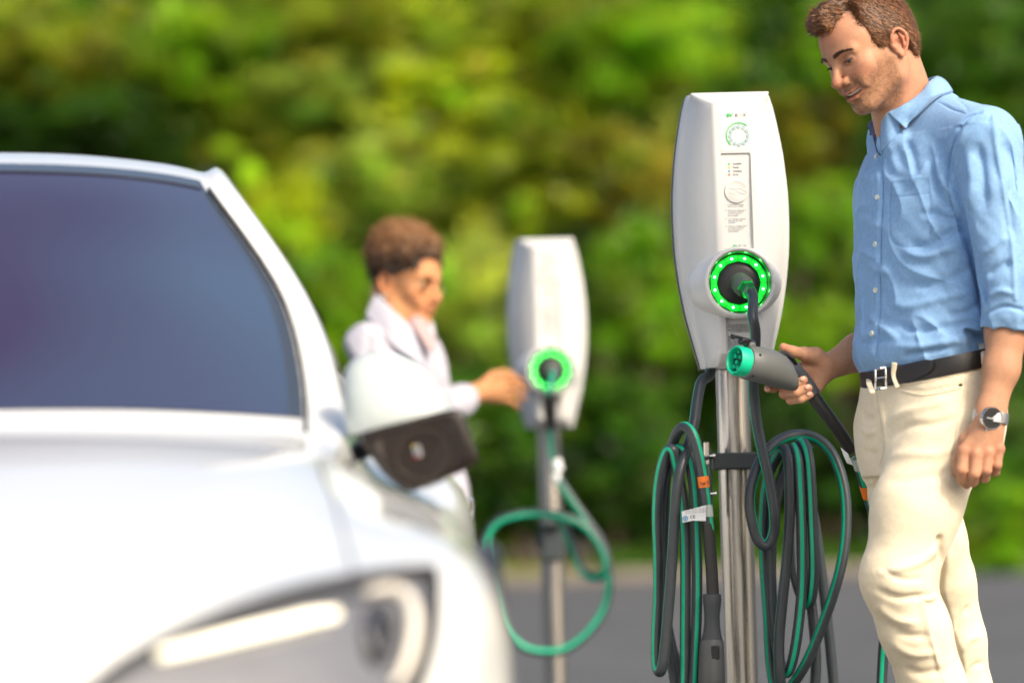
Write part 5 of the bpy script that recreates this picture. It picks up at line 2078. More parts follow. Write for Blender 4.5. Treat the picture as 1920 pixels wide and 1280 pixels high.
s.ell(at(1508, 663, 7.902), (.0130, .0130, .0130), k=.005)
rf = [([(1464, 716, 7.912), (1450, 727, 7.875), (1440, 728, 7.850)], .0098), ([(1466, 722, 7.895), (1489, 722, 7.852), (1507, 712, 7.8535)], .0100),
      ([(1471, 738, 7.893), (1494, 736, 7.853), (1516, 727, 7.853)], .0097), ([(1483, 750, 7.893), (1502, 748, 7.858), (1519, 740, 7.858)], .0086)]
for p, (fp, r) in zip(mcp, rf):
    P = [p] + [at(*q) for q in fp]
    s.chain(P, [r * 1.1, r * 1.04, r, r * .86], k=.003)
    s.ell(P[1] + [-.001, 0, 0], np.ones(3) * r * 1.06, k=.003)
add_skin(s, spots=[(at(*fp[0]), .012) for fp, _ in rf] + [(at(*fp[2]), .008) for fp, _ in rf] + [(at(1469, 651, 7.875), .012)], seed=4)
# -- coarse trunk and legs inside the clothes, joined to the same skin mesh
s = SDF([at(1560, 700, 7.7)[0], 7.45, .05], [at(1960, 700, 8)[0] + .05, 8.15, 1.56], .008)
tr = [at(1742, y, 7.76) for y in (700, 550, 400, 300, 255)]
s.chain(tr, [.075, .070, .075, .065, .045], k=.03)
s.chain([at(1845, 262, 7.60), LE, LE + (LW - LE) * .2], [.050, .042, .040], k=.03)
s.chain([at(1690, 262, 7.90), at(1722, 430, 8.0), at(1735, 606, 8.03)], [.050, .046, .044], k=.03)
s.chain([at(1770, 790, 7.72), at(1690, 1090, 7.66), at(1818, 1560, 7.74)], [.060, .036, .036], k=.03)
s.chain([at(1710, 790, 7.84), at(1762, 1090, 7.90), at(1838, 1560, 8.0)], [.060, .032, .034], k=.03)
add_skin(s, seed=8)
body = mesh_np('body', np.vstack(BV), np.vstack(BF), M['skin'], man, True, np.vstack(BC))
head_parts(man, man, HO, HA, M['iris'], True, M['brow'], HEAD_BVH)

# finger nails of the hand on the plug
for (x, y, Y, dx, dy, r) in ((1439, 729, 7.840, -10, -1, .0055), (1505, 710, 7.8425, 9, -6, .0056), (1514, 725, 7.8425, 9, -6, .0054), (1517, 738, 7.849, 9, -6, .0048)):
    b = MB()
    c = at(x, y, Y)
    ax = unit(at(x + dx, y + dy, Y) - c)
    ay = np.array([0, -1., 0])
    az = np.cross(ax, ay)
    b.ball(c + ay * .0004, (r * 1.05, .0012, r * .8), 14, 8, M=[ax, ay, az])
    b.build('finger_nail', M['nail'], man)


# -- hair
def make_hair(parent, O, A):
    s = SDF((-.135, -.105, -.09), (.135, .105, .165), .0019)
    s.ell((-.013, 0, .048), (.1035, .0800, .089), k=.01)
    s.ell((-.058, 0, .008), (.050, .060, .060), k=.02)
    s.ell((.008, 0, .098), (.085, .064, .040), k=.02)
    s.ell((.057, -.004, .106), (.038, .046, .026), k=.02)
    s.ell((.078, -.004, .103), (.019, .036, .016), k=.012)
    us = np.array([-.09, -.055, -.030, 0, .006, .011, .016, .030, .053, .071, .091, .108, .13])
    fs = np.array([-.075, -.072, -.058, -.044, -.036, .004, .030, .037, .040, .045, .038, .030, .030])

    def cut(X, Y, Z):
        a = np.abs(Y)
        side = np.interp(Z, us, fs)
        top = np.interp(a, [0, .022, .030, .040, .048, .060], [.25, .25, .070, .034, .034, .034])
        w = np.clip((Z - .084) / .006, 0, 1)
        return -(X - (side * (1 - w) + np.maximum(top, side) * w)) * .75
    s.fn((-.135, -.105, -.09), (.135, .105, .165), cut, k=.004, sub=True)
    for d in (1, -1):
        s.ell((-.014, d * .088, .002), (.022, .022, .033), k=.004, sub=True)
    s.fn((-.135, -.105, -.09), (.135, .105, -.04), lambda X, Y, Z: (-.052 - Z * 1.0 + X * 0 + Y * 0) * -1, k=.006, sub=True)
    V, F = s.mesh(1)
    N = normals(V, F)
    # flow of the strands: brushed back from the front, down at the sides
    fl = np.stack([-.85 + 0 * V[:, 0], .25 * np.sign(V[:, 1]) * (np.abs(V[:, 1]) > .03), -.35 - .9 * (np.abs(V[:, 1]) > .05) - .8 * (V[:, 0] < -.05)], 1)
    fl[(V[:, 0] > .045)] = [.35, -.75, .35]
    T = fl - N * (fl * N).sum(1)[:, None]
    T /= np.linalg.norm(T, axis=1)[:, None] + 1e-9
    B = np.cross(N, T)
    ph = (V * B).sum(1) * 900 + vnoise(V, 70, 2) * 4
    V2 = V + N * ((np.sin(ph) * .5 + vnoise(V, 110, 4) * .4) * .0008)[:, None]
    tone = .85 + .25 * vnoise(V, 90, 6)
    c0 = np.array([.085, .036, .014]) * tone[:, None]
    hair = mesh_np('hair', to_frame(V2, O, A), F, M['hair_brown'], parent, True, c0)
    g = np.random.default_rng(9)
    n = 17000
    pick = g.integers(0, len(V), n)
    p, t, nn, bb = V[pick], T[pick], N[pick], B[pick]
    ln = np.where(p[:, 0] > .055, .55, 1.0) * np.where((np.abs(p[:, 1]) > .055) | (p[:, 0] < -.05) | (p[:, 2] < .05), .012, .025) * (.6 + .8 * g.random(n))
    lift = np.where(p[:, 2] > .08, .22, .14) + .16 * g.random(n) + .55 * (g.random(n) > .9)
    t = t + bb * (g.normal(size=(n, 1)) * .10 + vnoise(p, 55, 12)[:, None] * .35)
    w = .00065
    a0 = p - nn * .0012
    a1 = p + t * (ln * .5)[:, None] + nn * (ln * lift * .9)[:, None] * .6
    a2 = p + t * ln[:, None] + nn * (ln * lift)[:, None] * .5
    Vs = np.stack([a0 - bb * w, a0 + bb * w, a1 + bb * w, a1 - bb * w, a2 + bb * w * .2, a2 - bb * w * .2], 1).reshape(-1, 3)
    i = np.arange(n)[:, None] * 6
    Fs = np.vstack([i + [0, 1, 2, 3], i + [3, 2, 4, 5]])
    cc = np.repeat(np.array([.165, .070, .026]) * (.35 + 1.35 * g.random((n, 1)) ** 1.3), 6, 0)
    mesh_np('hair_strands', to_frame(Vs, O, A), Fs, M['hair_brown'], hair, False, cc)
    return hair


make_hair(man, HO, HA)


# -- shirt
TH = R(28)


def prof(rows, Y):
    out = []
    for y, x, a, b in rows:
        p = at(x, y, Y)
        out.append((p[2], p[0], p[1], a, b))
    return out


SH = SDF([at(1590, 400, 7.6)[0], 7.44, at(1740, 700, 7.7)[2] - .01], [at(1960, 400, 7.6)[0] + .05, 8.14, at(1700, 170, 7.7)[2] + .03], .0031)
rows = [(698, 1744, .110, .163), (684, 1740, .121, .170), (664, 1738, .131, .177), (640, 1738, .128, .177), (600, 1741, .121, .176), (550, 1739, .120, .179), (500, 1738, .121, .184), (450, 1739, .124, .188),
        (400, 1741, .127, .191), (340, 1744, .125, .192), (295, 1752, .117, .184), (260, 1757, .103, .160), (228, 1752, .084, .115), (205, 1745, .066, .075), (190, 1738, .060, .062)]
SH.loft(prof(rows, 7.785), pw=2.2, ang=TH)
SH.cap(at(1742, 214, 7.755), at(1846, 262, 7.60), .048, .066, k=.035)
SH.cap(at(1728, 222, 7.80), at(1690, 262, 7.90), .048, .064, k=.035)
SH.ell(at(1800, 330, 7.86), (.085, .11, .13), k=.04)
# sleeves
SH.chain([at(1850, 268, 7.595), at(1864, 360, 7.575)], [.068, .064], k=.018)
SH.chain([at(1864, 360, 7.575), at(1892, 520, 7.57), at(1892, 585, 7.575)], [.064, .059, .0545], k=.005)
SH.chain([at(1893, 583, 7.588), at(1891, 612, 7.587)], [.0575, .0570], k=.004)
SH.chain([at(1690, 262, 7.90), at(1712, 400, 7.99), at(1732, 560, 8.03)], [.066, .062, .056], k=.025)
# flat end of the cuff
pz = at(1890, 622, 7.588)
nrm = unit(at(1885, 660, 7.585) - at(1892, 585, 7.588))


def cuff_cut(X, Y, Z):
    d = (X - pz[0]) * nrm[0] + (Y - pz[1]) * nrm[1] + (Z - pz[2]) * nrm[2]
    r = np.sqrt((X - pz[0]) ** 2 + (Y - pz[1]) ** 2 + (Z - pz[2]) ** 2) - .09
    return np.maximum(-d, r)


SH.fn(pz - .1, pz + .1, cuff_cut, k=.003, sub=True)
SH.cap(pz - nrm * .022, pz + nrm * .05, .0505, .0505, k=.003, sub=True)
# neck opening
nb = at(1706, 205, 7.775)
SH.cap(nb, at(1690, 130, 7.765), .050, .070, k=.006, sub=True)
SH.ell(at(1690, 272, 7.748), (.050, .060, .040), k=.01)
V, F = SH.mesh(2)
N = normals(V, F)
# broad wandering wrinkles of soft cotton
q = pix(V)
tors = (V[:, 2] < at(1740, 250, 7.7)[2])
wr = vnoise(V @ np.array([[26, 8, 5], [8, 20, 0], [6, 0, 11.]]).T, 1.0, 3)
wr2 = vnoise(V @ np.array([[60, 20, 26], [18, 50, 0], [20, 0, 34.]]).T, 1.0, 9)
ridge = 1 - np.abs(wr)
V = V + N * ((ridge ** 3 * .0060 + wr2 * .0016 - .0028) * tors)[:, None]
sh_folds = [
    # placket and its edge
    ([(1655, 255), (1652, 300), (1655, 360), (1652, 430), (1650, 520), (1649, 600), (1642, 672)], 3, -2.4, False),
    ([(1649, 262), (1646, 300), (1647, 360), (1645, 430), (1643, 520), (1641, 600), (1634, 668)], 8, 1.8, False),
    # shoulder and sleeve seams
    ([(1784, 178), (1806, 196), (1818, 212)], 2.5, -1.6), ([(1760, 190), (1785, 204), (1812, 212)], 2.5, -1.8),
    ([(1838, 212), (1812, 222), (1795, 250), (1783, 285), (1777, 330), (1780, 372), (1792, 404)], 3.2, -2.8, False),
    ([(1846, 216), (1820, 228), (1804, 256), (1792, 288), (1787, 330), (1790, 368), (1800, 396)], 6, 2.2, False),
    # armpit pulls
    ([(1800, 400), (1770, 380), (1752, 340), (1748, 300)], 7, -4.5), ([(1790, 372), (1762, 330), (1755, 290)], 6, 3.5),
    ([(1808, 412), (1780, 410), (1750, 400), (1722, 402)], 8, -4.0), ([(1812, 430), (1775, 440), (1738, 462), (1700, 455)], 9, -5.0),
    ([(1800, 452), (1768, 470), (1730, 480), (1688, 468)], 9, 4.5), ([(1830, 490), (1790, 520), (1740, 536), (1690, 530)], 10, -4.0),
    ([(1742, 300), (1724, 330), (1706, 345)], 6, 2.5),
    # pocket
    ([(1672, 342), (1669, 400), (1673, 450), (1708, 462), (1744, 440), (1740, 333)], 2.2, -.8, False), ([(1670, 369), (1705, 366), (1740, 362)], 2, -.7, False), ([(1671, 340), (1738, 332)], 2.2, .8, False),
    # belly folds and blousing above the belt
    ([(1660, 560), (1700, 575), (1760, 560), (1830, 545)], 9, 3.4), ([(1668, 600), (1720, 620), (1790, 610), (1845, 600)], 8, -4.2), ([(1625, 585), (1650, 610), (1690, 640)], 8, 3.5),
    ([(1668, 648), (1720, 650), (1780, 640), (1840, 628)], 8, 3.2), ([(1612, 655), (1630, 640), (1668, 630)], 7, -3.5), ([(1690, 668), (1730, 660), (1790, 652)], 6, -3.8),
    ([(1622, 470), (1640, 500), (1672, 512)], 8, 3), ([(1616, 400), (1636, 420), (1662, 424)], 8, 2.5), ([(1845, 560), (1815, 585), (1770, 590)], 8, -3.6),
    ([(1806, 425), (1822, 470), (1838, 530), (1848, 590)], 7, -7), ([(1800, 405), (1812, 440)], 6, -5),
    # sleeve: crease and elbow folds
    ([(1862, 222), (1872, 300), (1886, 380), (1898, 470), (1903, 560)], 4.5, 2.8, False), ([(1832, 262), (1842, 330), (1846, 400)], 10, -5.0), ([(1815, 280), (1822, 340), (1818, 400)], 9, 4),
    ([(1850, 560), (1875, 545), (1905, 552)], 6, 3.5), ([(1846, 520), (1868, 505), (1900, 490)], 8, -4.5), ([(1840, 480), (1862, 462), (1890, 440)], 8, 3.5), ([(1845, 590), (1880, 575), (1915, 580)], 4, -3.2, False),
    ([(1902, 330), (1890, 400), (1900, 450)], 9, -4), ([(1880, 262), (1905, 310), (1916, 370)], 10, -5),
    ([(1668, 262), (1675, 300), (1690, 330)], 9, 3), ([(1700, 262), (1712, 300), (1716, 330)], 8, -3),
]
V = folds(V, F, [(l[0], l[1], l[2] * 1.75, *l[3:]) for l in sh_folds])
shirt = mesh_np('shirt', V, F, M['shirt'], man)
sh_bvh = BVHTree.FromPolygons([Vector(v) for v in V], [tuple(map(int, f)) for f in F])
bd_bvh = BVHTree.FromPolygons([Vector(v) for v in BV[0]], [tuple(map(int, f)) for f in BF[0]])


def ray(bv, px, py, lift=0.0):
    d = Vector(CM @ np.array([(px - 960) / FPX, -(py - 640) / FPX, -1.0])).normalized()
    loc, n, i, dist = bv.ray_cast(Vector((0, 0, CAM_Z)), d)
    if loc is None: return None, None
    if n.dot(d) > 0: n = -n
    return np.array(loc + n * lift), np.array(n)


def on_cloth(px, py, lift, alt):
    p, n = ray(sh_bvh, px, py, lift)
    return p if p is not None else at(px, py, alt)


def leafsheet(name, up, lowe, m, parent, thick=.0028, k=6, bulge=.004):
    """Cloth sheet between two edge curves given as world points."""
    a, b = spline(up, k), spline(lowe, k)
    n = max(len(a), len(b))
    ra = np.array([np.interp(np.linspace(0, 1, n), np.linspace(0, 1, len(a)), a[:, j]) for j in range(3)]).T
    rb = np.array([np.interp(np.linspace(0, 1, n), np.linspace(0, 1, len(b)), b[:, j]) for j in range(3)]).T
    rows_, T = [], np.linspace(0, 1, 8)
    for t in T:
        rows_.append(ra * (1 - t) + rb * t)
    G = np.array(rows_)
    du = np.gradient(G, axis=1); dv = np.gradient(G, axis=0)
    N_ = np.cross(du, dv); N_ /= np.linalg.norm(N_, axis=2)[..., None] + 1e-9
    vw = G - np.array([0, 0, CAM_Z])
    N_ *= -np.sign((N_ * vw).sum(2))[..., None]
    G = G + N_ * (np.sin(T * math.pi) * bulge)[:, None, None]
    A_, B_ = G + N_ * thick / 2, G - N_ * thick / 2
    r, c = G.shape[:2]
    idx = lambda q, i, j: q * r * c + i * c + j
    Vv = np.vstack([A_.reshape(-1, 3), B_.reshape(-1, 3)])
    Ff = []
    for i in range(r - 1):
        for j in range(c - 1):
            Ff.append((idx(0, i, j), idx(0, i, j + 1), idx(0, i + 1, j + 1), idx(0, i + 1, j)))
            Ff.append((idx(1, i, j), idx(1, i + 1, j), idx(1, i + 1, j + 1), idx(1, i, j + 1)))
    for i in range(r - 1):
        for j in (0, c - 1):
            Ff.append((idx(0, i, j), idx(0, i + 1, j), idx(1, i + 1, j), idx(1, i, j)))
    for j in range(c - 1):
        for i in (0, r - 1):
            Ff.append((idx(0, i, j), idx(1, i, j), idx(1, i, j + 1), idx(0, i, j + 1)))
    o = mesh_np(name, Vv, np.array(Ff, np.int32), m, parent)
    return o


def neck_pt(px, py, lift, alt):
    p, n = ray(bd_bvh, px, py, lift)
    return p if p is not None else at(px, py, alt)


up = [neck_pt(1668, 211, .006, 7.71), neck_pt(1690, 197, .007, 7.70), neck_pt(1708, 185, .008, 7.70), neck_pt(1724, 171, .009, 7.70), at(1742, 154, 7.725), at(1757, 143, 7.77)]
lw = [on_cloth(1697, 250, .011, 7.66), on_cloth(1712, 234, .011, 7.66), on_cloth(1726, 220, .010, 7.66), on_cloth(1742, 204, .009, 7.67), on_cloth(1760, 189, .009, 7.69), on_cloth(1784, 176, .006, 7.74)]
col_ = leafsheet('collar', up, lw, M['shirt'], shirt, bulge=.006)
# collar leaf on the far side of the neck and the band between
leafsheet('collar', [at(1651, 211, 7.80), at(1642, 218, 7.82), at(1632, 228, 7.84), at(1626, 238, 7.86)], [at(1657, 240, 7.775), at(1650, 246, 7.79), at(1640, 250, 7.81), at(1631, 254, 7.83)], M['shirt_in'], shirt, bulge=-.004)
leafsheet('collar', [at(1757, 143, 7.77), at(1745, 146, 7.84), at(1715, 160, 7.86), at(1680, 180, 7.86), at(1651, 211, 7.80)], [at(1784, 176, 7.76), at(1760, 190, 7.87), at(1715, 205, 7.90), at(1675, 225, 7.89), at(1652, 250, 7.82)], M['shirt'], shirt, bulge=.004)
leafsheet('collar_band', [neck_pt(1656, 226, .005, 7.74), neck_pt(1666, 211, .005, 7.73), neck_pt(1680, 203, .004, 7.72)], [on_cloth(1656, 284, .002, 7.70), on_cloth(1668, 270, .0015, 7.69), on_cloth(1688, 246, .001, 7.68)], M['shirt'], shirt, bulge=.002)
leafsheet('neck_opening', [at(1636, 252, 7.80), at(1645, 246, 7.79), at(1656, 240, 7.775)], [at(1644, 285, 7.752), at(1648, 288, 7.745), at(1650, 292, 7.738)], M['shirt_in'], shirt, bulge=0)


def button(px, py, parent, bvh=sh_bvh, r=.0056, m='button'):
    p, n = ray(bvh, px, py, .001)
    if p is None: return
    b = MB()
    b.lathe(p - n * .002, n, [(0, r), (.003, r), (.0038, r * .85), (.0032, r * .62), (.0030, .0005)], 20)
    o = b.build('button', M[m], parent)


for x, y in ((1643, 294), (1645, 370), (1641, 458), (1642, 544), (1635, 625)):
    button(x, y, shirt)
p, n = ray(sh_bvh, 1699, 235, .008)
b = MB(); b.lathe(p, n, [(0, .0050), (.003, .0050), (.0036, .004), (.003, .0005)], 18); b.build('button', M['button'], shirt)

# -- trousers
TR = SDF([at(1590, 1000, 7.6)[0], 7.46, at(1800, 1600, 7.7)[2]], [at(1910, 700, 8)[0] + .03, 8.12, at(1740, 640, 7.7)[2] + .02], .0037)
rows = [(640, 1748, .112, .165), (675, 1748, .113, .168), (700, 1748, .116, .172), (740, 1747, .122, .180), (790, 1745, .127, .186), (840, 1742, .122, .180), (890, 1735, .105, .150)]
TR.loft(prof(rows, 7.77), pw=2.3, ang=TH)
TR.ell(at(1805, 790, 7.82), (.085, .13, .11), k=.03)
TR.chain([at(1768, 820, 7.685), at(1718, 955, 7.655), at(1683, 1085, 7.635)], [.094, .086, .0725], k=.03)
TR.chain([at(1683, 1085, 7.635), at(1716, 1180, 7.655), at(1750, 1290, 7.68), at(1822, 1590, 7.74)], [.0725, .070, .065, .060], k=.02)
TR.chain([at(1702, 810, 7.84), at(1712, 920, 7.855), at(1740, 1010, 7.87), at(1768, 1085, 7.89)], [.092, .086, .074, .064], k=.03)
TR.chain([at(1768, 1085, 7.90), at(1790, 1200, 7.93), at(1806, 1300, 7.95), at(1838, 1590, 8.0)], [.064, .062, .060, .058], k=.02)
for (zz1, ctr, off_) in ((0, at(1822, 1590, 7.74), 0), (0, at(1838, 1590, 8.0), 0)):
    TR.cap(ctr + [0, 0, .03], ctr - [0, 0, .12], .052, .052, k=.003, sub=True)
# tilted waistband edge
w0 = at(1748, 668, 7.77)


def waist_z(x, y):
    return w0[2] + (x - w0[0]) * .185 + (y - 7.77) * .05


TR.fn([w0[0] - .3, 7.4, w0[2] - .15], [w0[0] + .3, 8.2, w0[2] + .2], lambda X, Y, Z: -(Z - (w0[2] - .012 + (X - w0[0]) * .185 + (Y - 7.77) * .05)) * .95, k=.002, sub=True)
V, F = TR.mesh(2)
N = normals(V, F)
wr = vnoise(V @ np.array([[18, 0, 14], [0, 16, 0], [-9, 0, 22.]]).T, 1.0, 21)
wr2 = vnoise(V @ np.array([[45, 0, 30], [0, 40, 0], [-20, 0, 55.]]).T, 1.0, 25)
V = V + N * (wr * .0014 + wr2 * .0005)[:, None]
tr_folds = [
    ([(1640, 735), (1650, 790), (1655, 840), (1650, 880)], 3, -2.5, False), ([(1646, 740), (1658, 800), (1662, 850)], 5, 2.5),
    # front pocket and its stitching
    ([(1690, 725), (1730, 733), (1770, 727), (1806, 718)], 2.6, -2.4, False), ([(1690, 731), (1730, 739), (1770, 733), (1804, 725)], 2.0, 1.3, False),
    ([(1812, 690), (1806, 740), (1794, 790), (1786, 860)], 2.2, -1.6, False), ([(1690, 705), (1750, 697), (1840, 680)], 2.4, -2.0, False),
    ([(1662, 800), (1690, 775), (1740, 762), (1790, 745)], 8, 4), ([(1665, 830), (1700, 800), (1750, 795), (1800, 780)], 8, -4), ([(1660, 860), (1700, 850), (1760, 850), (1800, 832)], 9, 3.5),
    ([(1616, 770), (1626, 785), (1640, 780)], 5, -4), ([(1614, 800), (1628, 812), (1645, 806)], 5, 3.5), ([(1618, 840), (1632, 850), (1648, 846)], 5, -3.5), ([(1620, 900), (1634, 905), (1648, 892)], 5, 3),
    ([(1660, 905), (1700, 900), (1760, 890), (1800, 880)], 9, -3),
    # knee
    ([(1640, 1075), (1680, 1068), (1730, 1050), (1770, 1012)], 8, 5), ([(1636, 1100), (1680, 1120), (1720, 1118), (1752, 1120)], 7, -5), ([(1650, 1062), (1690, 1085), (1735, 1082)], 6, -3.5),
    ([(1725, 1120), (1744, 1122), (1758, 1112)], 4, 6), ([(1640, 1130), (1680, 1160), (1726, 1168)], 8, 4.5), ([(1655, 1165), (1700, 1190), (1750, 1190)], 8, -4.5), ([(1728, 1128), (1740, 1180), (1762, 1250)], 4, 3, False),
    ([(1665, 1200), (1710, 1225), (1762, 1222)], 8, 4), ([(1690, 1250), (1730, 1262), (1775, 1250)], 8, -4),
    ([(1762, 1010), (1768, 1060), (1762, 1110), (1776, 1160), (1796, 1230), (1806, 1285)], 6, -8, False), ([(1822, 1130), (1800, 1160), (1790, 1190)], 6, -4), ([(1840, 1190), (1815, 1200), (1800, 1225)], 6, 4),
    ([(1812, 960), (1795, 1000), (1785, 1050)], 6, -3.5), ([(1848, 1240), (1826, 1250), (1810, 1280)], 6, -4),
]
V = folds(V, F, [(l[0], l[1], l[2] * 1.35, *l[3:]) for l in tr_folds])
trousers = mesh_np('trousers', V, F, M['trousers'], man)
tr_bvh = BVHTree.FromPolygons([Vector(v) for v in V], [tuple(map(int, f)) for f in F])
# belt
b = MB()
c_, s_ = math.cos(TH), math.sin(TH)
t = np.linspace(0, 2 * math.pi, 90, endpoint=False)


def waist_ring(a, bb, dz, pw=2.3):
    ct, st = np.cos(t), np.sin(t)
    u = np.sign(ct) * np.abs(ct) ** (2 / pw) * a
    v = np.sign(st) * np.abs(st) ** (2 / pw) * bb
    x, y = w0[0] + u * c_ - v * s_, 7.77 + u * s_ + v * c_
    return np.stack([x, y, waist_z(x, y) + dz], 1)


b.rings([waist_ring(.112, .168, -.040), waist_ring(.1215, .1765, -.0395), waist_ring(.1225, .1775, -.036), waist_ring(.1225, .1775, -.006), waist_ring(.1215, .1765, -.003), waist_ring(.112, .168, -.003)], 0, False, False)
belt = b.build('belt', M['belt'], man, angle=50)
bl_bvh = BVHTree.FromPolygons([Vector(v) for v in b.v], [f for f in b.f])
def B_(x, y, l):
    p, n = ray(bl_bvh, x, y, l)
    return p if p is not None else at(x, y, 7.66)
# loose belt end, buckle, loops
leafsheet('belt_tip', [B_(1655, 693, .003), B_(1700, 684, .004), B_(1740, 676, .005), B_(1752, 678, .005)], [B_(1657, 724, .003), B_(1700, 716, .004), B_(1738, 703, .005), B_(1752, 690, .005)], M['belt'], belt, thick=.004, bulge=.001)
b = MB()
for (x0, y0, x1, y1) in ((1641, 692, 1660, 689), (1642, 730, 1662, 727), (1641, 692, 1642, 730), (1660, 689, 1662, 727)):
    b.tube([at(x0, y0, 7.672), at((x0 + x1) / 2, (y0 + y1) / 2, 7.668), at(x1, y1, 7.672)], .0024, 8)
b.tube([at(1640, 710, 7.668), at(1660, 707, 7.665)], .0018, 6)
b.build('belt_buckle', M['chrome'], belt)
for (x0, y0, x1, y1) in ((1677, 680, 1684, 726), (1839, 645, 1843, 682), (1632, 694, 1636, 735)):
    b = MB()
    P = spline([B_(x0, y0, .004), B_((x0 + x1) / 2, (y0 + y1) / 2, .006), B_(x1, y1, .004)], 5)
    b.tube(P, .0056, 8, flat=.4, sdir=(1, 0, 0))
    b.build('belt_loop', M['trousers'], trousers)
p, n = ray(tr_bvh, 1801, 722, .0)
if p is not None:
    b = MB(); b.lathe(p, n, [(0, .0042), (.0015, .0040), (.002, .002)], 14); b.build('rivet', M['rivet'], trousers)
# stitching
def stitch(name, lines, bv, m, parent, r=.0006, lift=.0004):
    b = MB()
    for ln in lines:
        P = [ray(bv, x, y, lift)[0] for x, y in spline(ln, 6)]
        P = [p for p in P if p is not None]
        if len(P) > 2: b.tube(np.array(P), r, 5)
    if b.v: b.build(name, m, parent)


stitch('pocket_stitching', [[(1690, 728), (1730, 736), (1770, 730), (1806, 721)], [(1690, 733), (1730, 741), (1770, 735), (1804, 727)]], tr_bvh, M['thread'], trousers)
stitch('side_seam', [[(1812, 690), (1806, 740), (1794, 790), (1786, 860), (1781, 915)]], tr_bvh, M['thread'], trousers)
stitch('waistband_stitching', [[(1690, 724), (1740, 716), (1800, 702), (1838, 692)]], tr_bvh, M['thread'], trousers)
stitch('fly_stitching', [[(1652, 735), (1658, 790), (1658, 840), (1650, 872)]], tr_bvh, M['thread'], trousers)
stitch('leg_seam', [[(1733, 1130), (1742, 1180), (1760, 1250), (1775, 1300)]], tr_bvh, M['thread'], trousers)
M['pocket_thread'] = cloth_mat('pocket_thread', (.185, .34, .57))
M['shirt_thread'] = cloth_mat('shirt_thread', (.16, .30, .51))
stitch('placket_stitching', [[(1655, 280), (1656, 360), (1653, 430), (1651, 520), (1650, 600), (1643, 670)]], sh_bvh, M['shirt_thread'], shirt, .0007)
stitch('pocket_stitching', [[(1672, 342), (1669, 400), (1673, 450), (1708, 462), (1744, 440), (1740, 333)], [(1671, 369), (1705, 366), (1741, 362)]], sh_bvh, M['pocket_thread'], shirt, .0004)
stitch('armhole_stitching', [[(1838, 211), (1812, 221), (1795, 249), (1783, 285), (1777, 330), (1780, 372), (1792, 404)]], sh_bvh, M['shirt_thread'], shirt, .0006)
stitch('yoke_stitching', [[(1760, 190), (1785, 204), (1812, 213)]], sh_bvh, M['shirt_thread'], shirt, .0006)
# shoes on the asphalt
for (ank, toe) in ((at(1824, 1620, 7.74), np.array([-.26, -.10, 0])), (at(1840, 1620, 8.0), np.array([-.25, -.12, 0]))):
    sh = SDF([ank[0] - .32, ank[1] - .22, -.01], [ank[0] + .14, ank[1] + .16, .16], .006)
    base = np.array([ank[0] + .02, ank[1], .0])
    sh.cap(base + [0, 0, .05], base + toe * .45 + [0, 0, .045], .042, .044, k=.02)
    sh.cap(base + toe * .45 + [0, 0, .045], base + toe * .85 + [0, 0, .035], .044, .034, k=.02)
    sh.cap(base + [0, 0, .05], base + [0, 0, .11], .043, .045, k=.02)
    sh.fn([ank[0] - .32, ank[1] - .22, -.01], [ank[0] + .14, ank[1] + .16, .16], lambda X, Y, Z: Z - .004 + 0 * X + 0 * Y, k=.003, sub=True)
    V, F = sh.mesh(1)
    mesh_np('shoe', V, F, M['shoe'], man)

# -- wrist watch
wc = at(1859, 784, 7.5275)
wz = unit(np.array([.34, -.93, -.10]))
wx, wy, _ = frame(wz)
band = MB()
ctr = at(1857, 782, 7.556)
ax = unit(at(1860, 760, 7.556) - at(1855, 800, 7.553))
e1 = unit(np.cross(ax, [0, -1, 0])); e2 = np.cross(ax, e1)
tt = np.linspace(0, 2 * math.pi, 60, endpoint=False)
def wr_ring(k, h): return ctr + ax * h + np.outer(np.cos(tt) * .0345 * k, e1) + np.outer(np.sin(tt) * .0285 * k, e2)
band.rings([wr_ring(.97, -.0105), wr_ring(1.03, -.0105), wr_ring(1.045, 0), wr_ring(1.03, .0105), wr_ring(.97, .0105)], 0, False, False)
M['mesh_band'] = mat('mesh_band', (.50, .51, .52), .38, metal=.9, bump=.7, bscale=700, bdist=.0008)
watch = band.build('wrist_watch', M['mesh_band'], man, angle=60)
b = MB()
b.lathe(wc - wz * .006, wz, [(0, .0215), (.002, .0232), (.008, .0232), (.0100, .0222), (.0100, .0205), (.0088, .0200)], 48, 0, True, False)
for k in range(3):
    a = R(-62 - 26 * k)
    d = wx * math.cos(a) + wy * math.sin(a)
    b.lathe(wc + d * .0225 - wz * .001, d, [(0, .0016), (.004, .0022), (.0055, .0022), (.006, .001)], 10)
b.build('watch_case', M['chrome'], watch)
b = MB()
b.lathe(wc + wz * .0015, wz, [(0, .0202), (.0012, .0200), (.0013, .001)], 40)
dial = b.build('watch_dial', M['black'], watch)
b = MB()
tz = wc + wz * .0030
for k in range(12):
    a = R(30 * k)
    d = wx * math.cos(a) + wy * math.sin(a)
    b.box(tz + d * .0172, (.0030 if k % 3 == 0 else .002, .0007, .0004), M=[d, np.cross(wz, d), wz])
for k in range(0):
    a = R(90 + 120 * k)
    d = wx * math.cos(a) + wy * math.sin(a)
    P = [tz + d * .0085 + (wx * math.cos(q) + wy * math.sin(q)) * .0042 for q in np.linspace(0, 6.283, 20)]
    b.tube(P, .00025, 4)
b.build('dial_mark', M['chrome'], dial)
for ln_, a, w_ in ((.0135, R(170), .0011), (.0100, R(40), .0014)):
    b = MB()
    d = wx * math.cos(a) + wy * math.sin(a)
    b.box(tz + d * ln_ * .4 + wz * .0008, (ln_, w_, .0004), M=[d, np.cross(wz, d), wz])
    b.build('watch_hand', M['label_white'], dial)
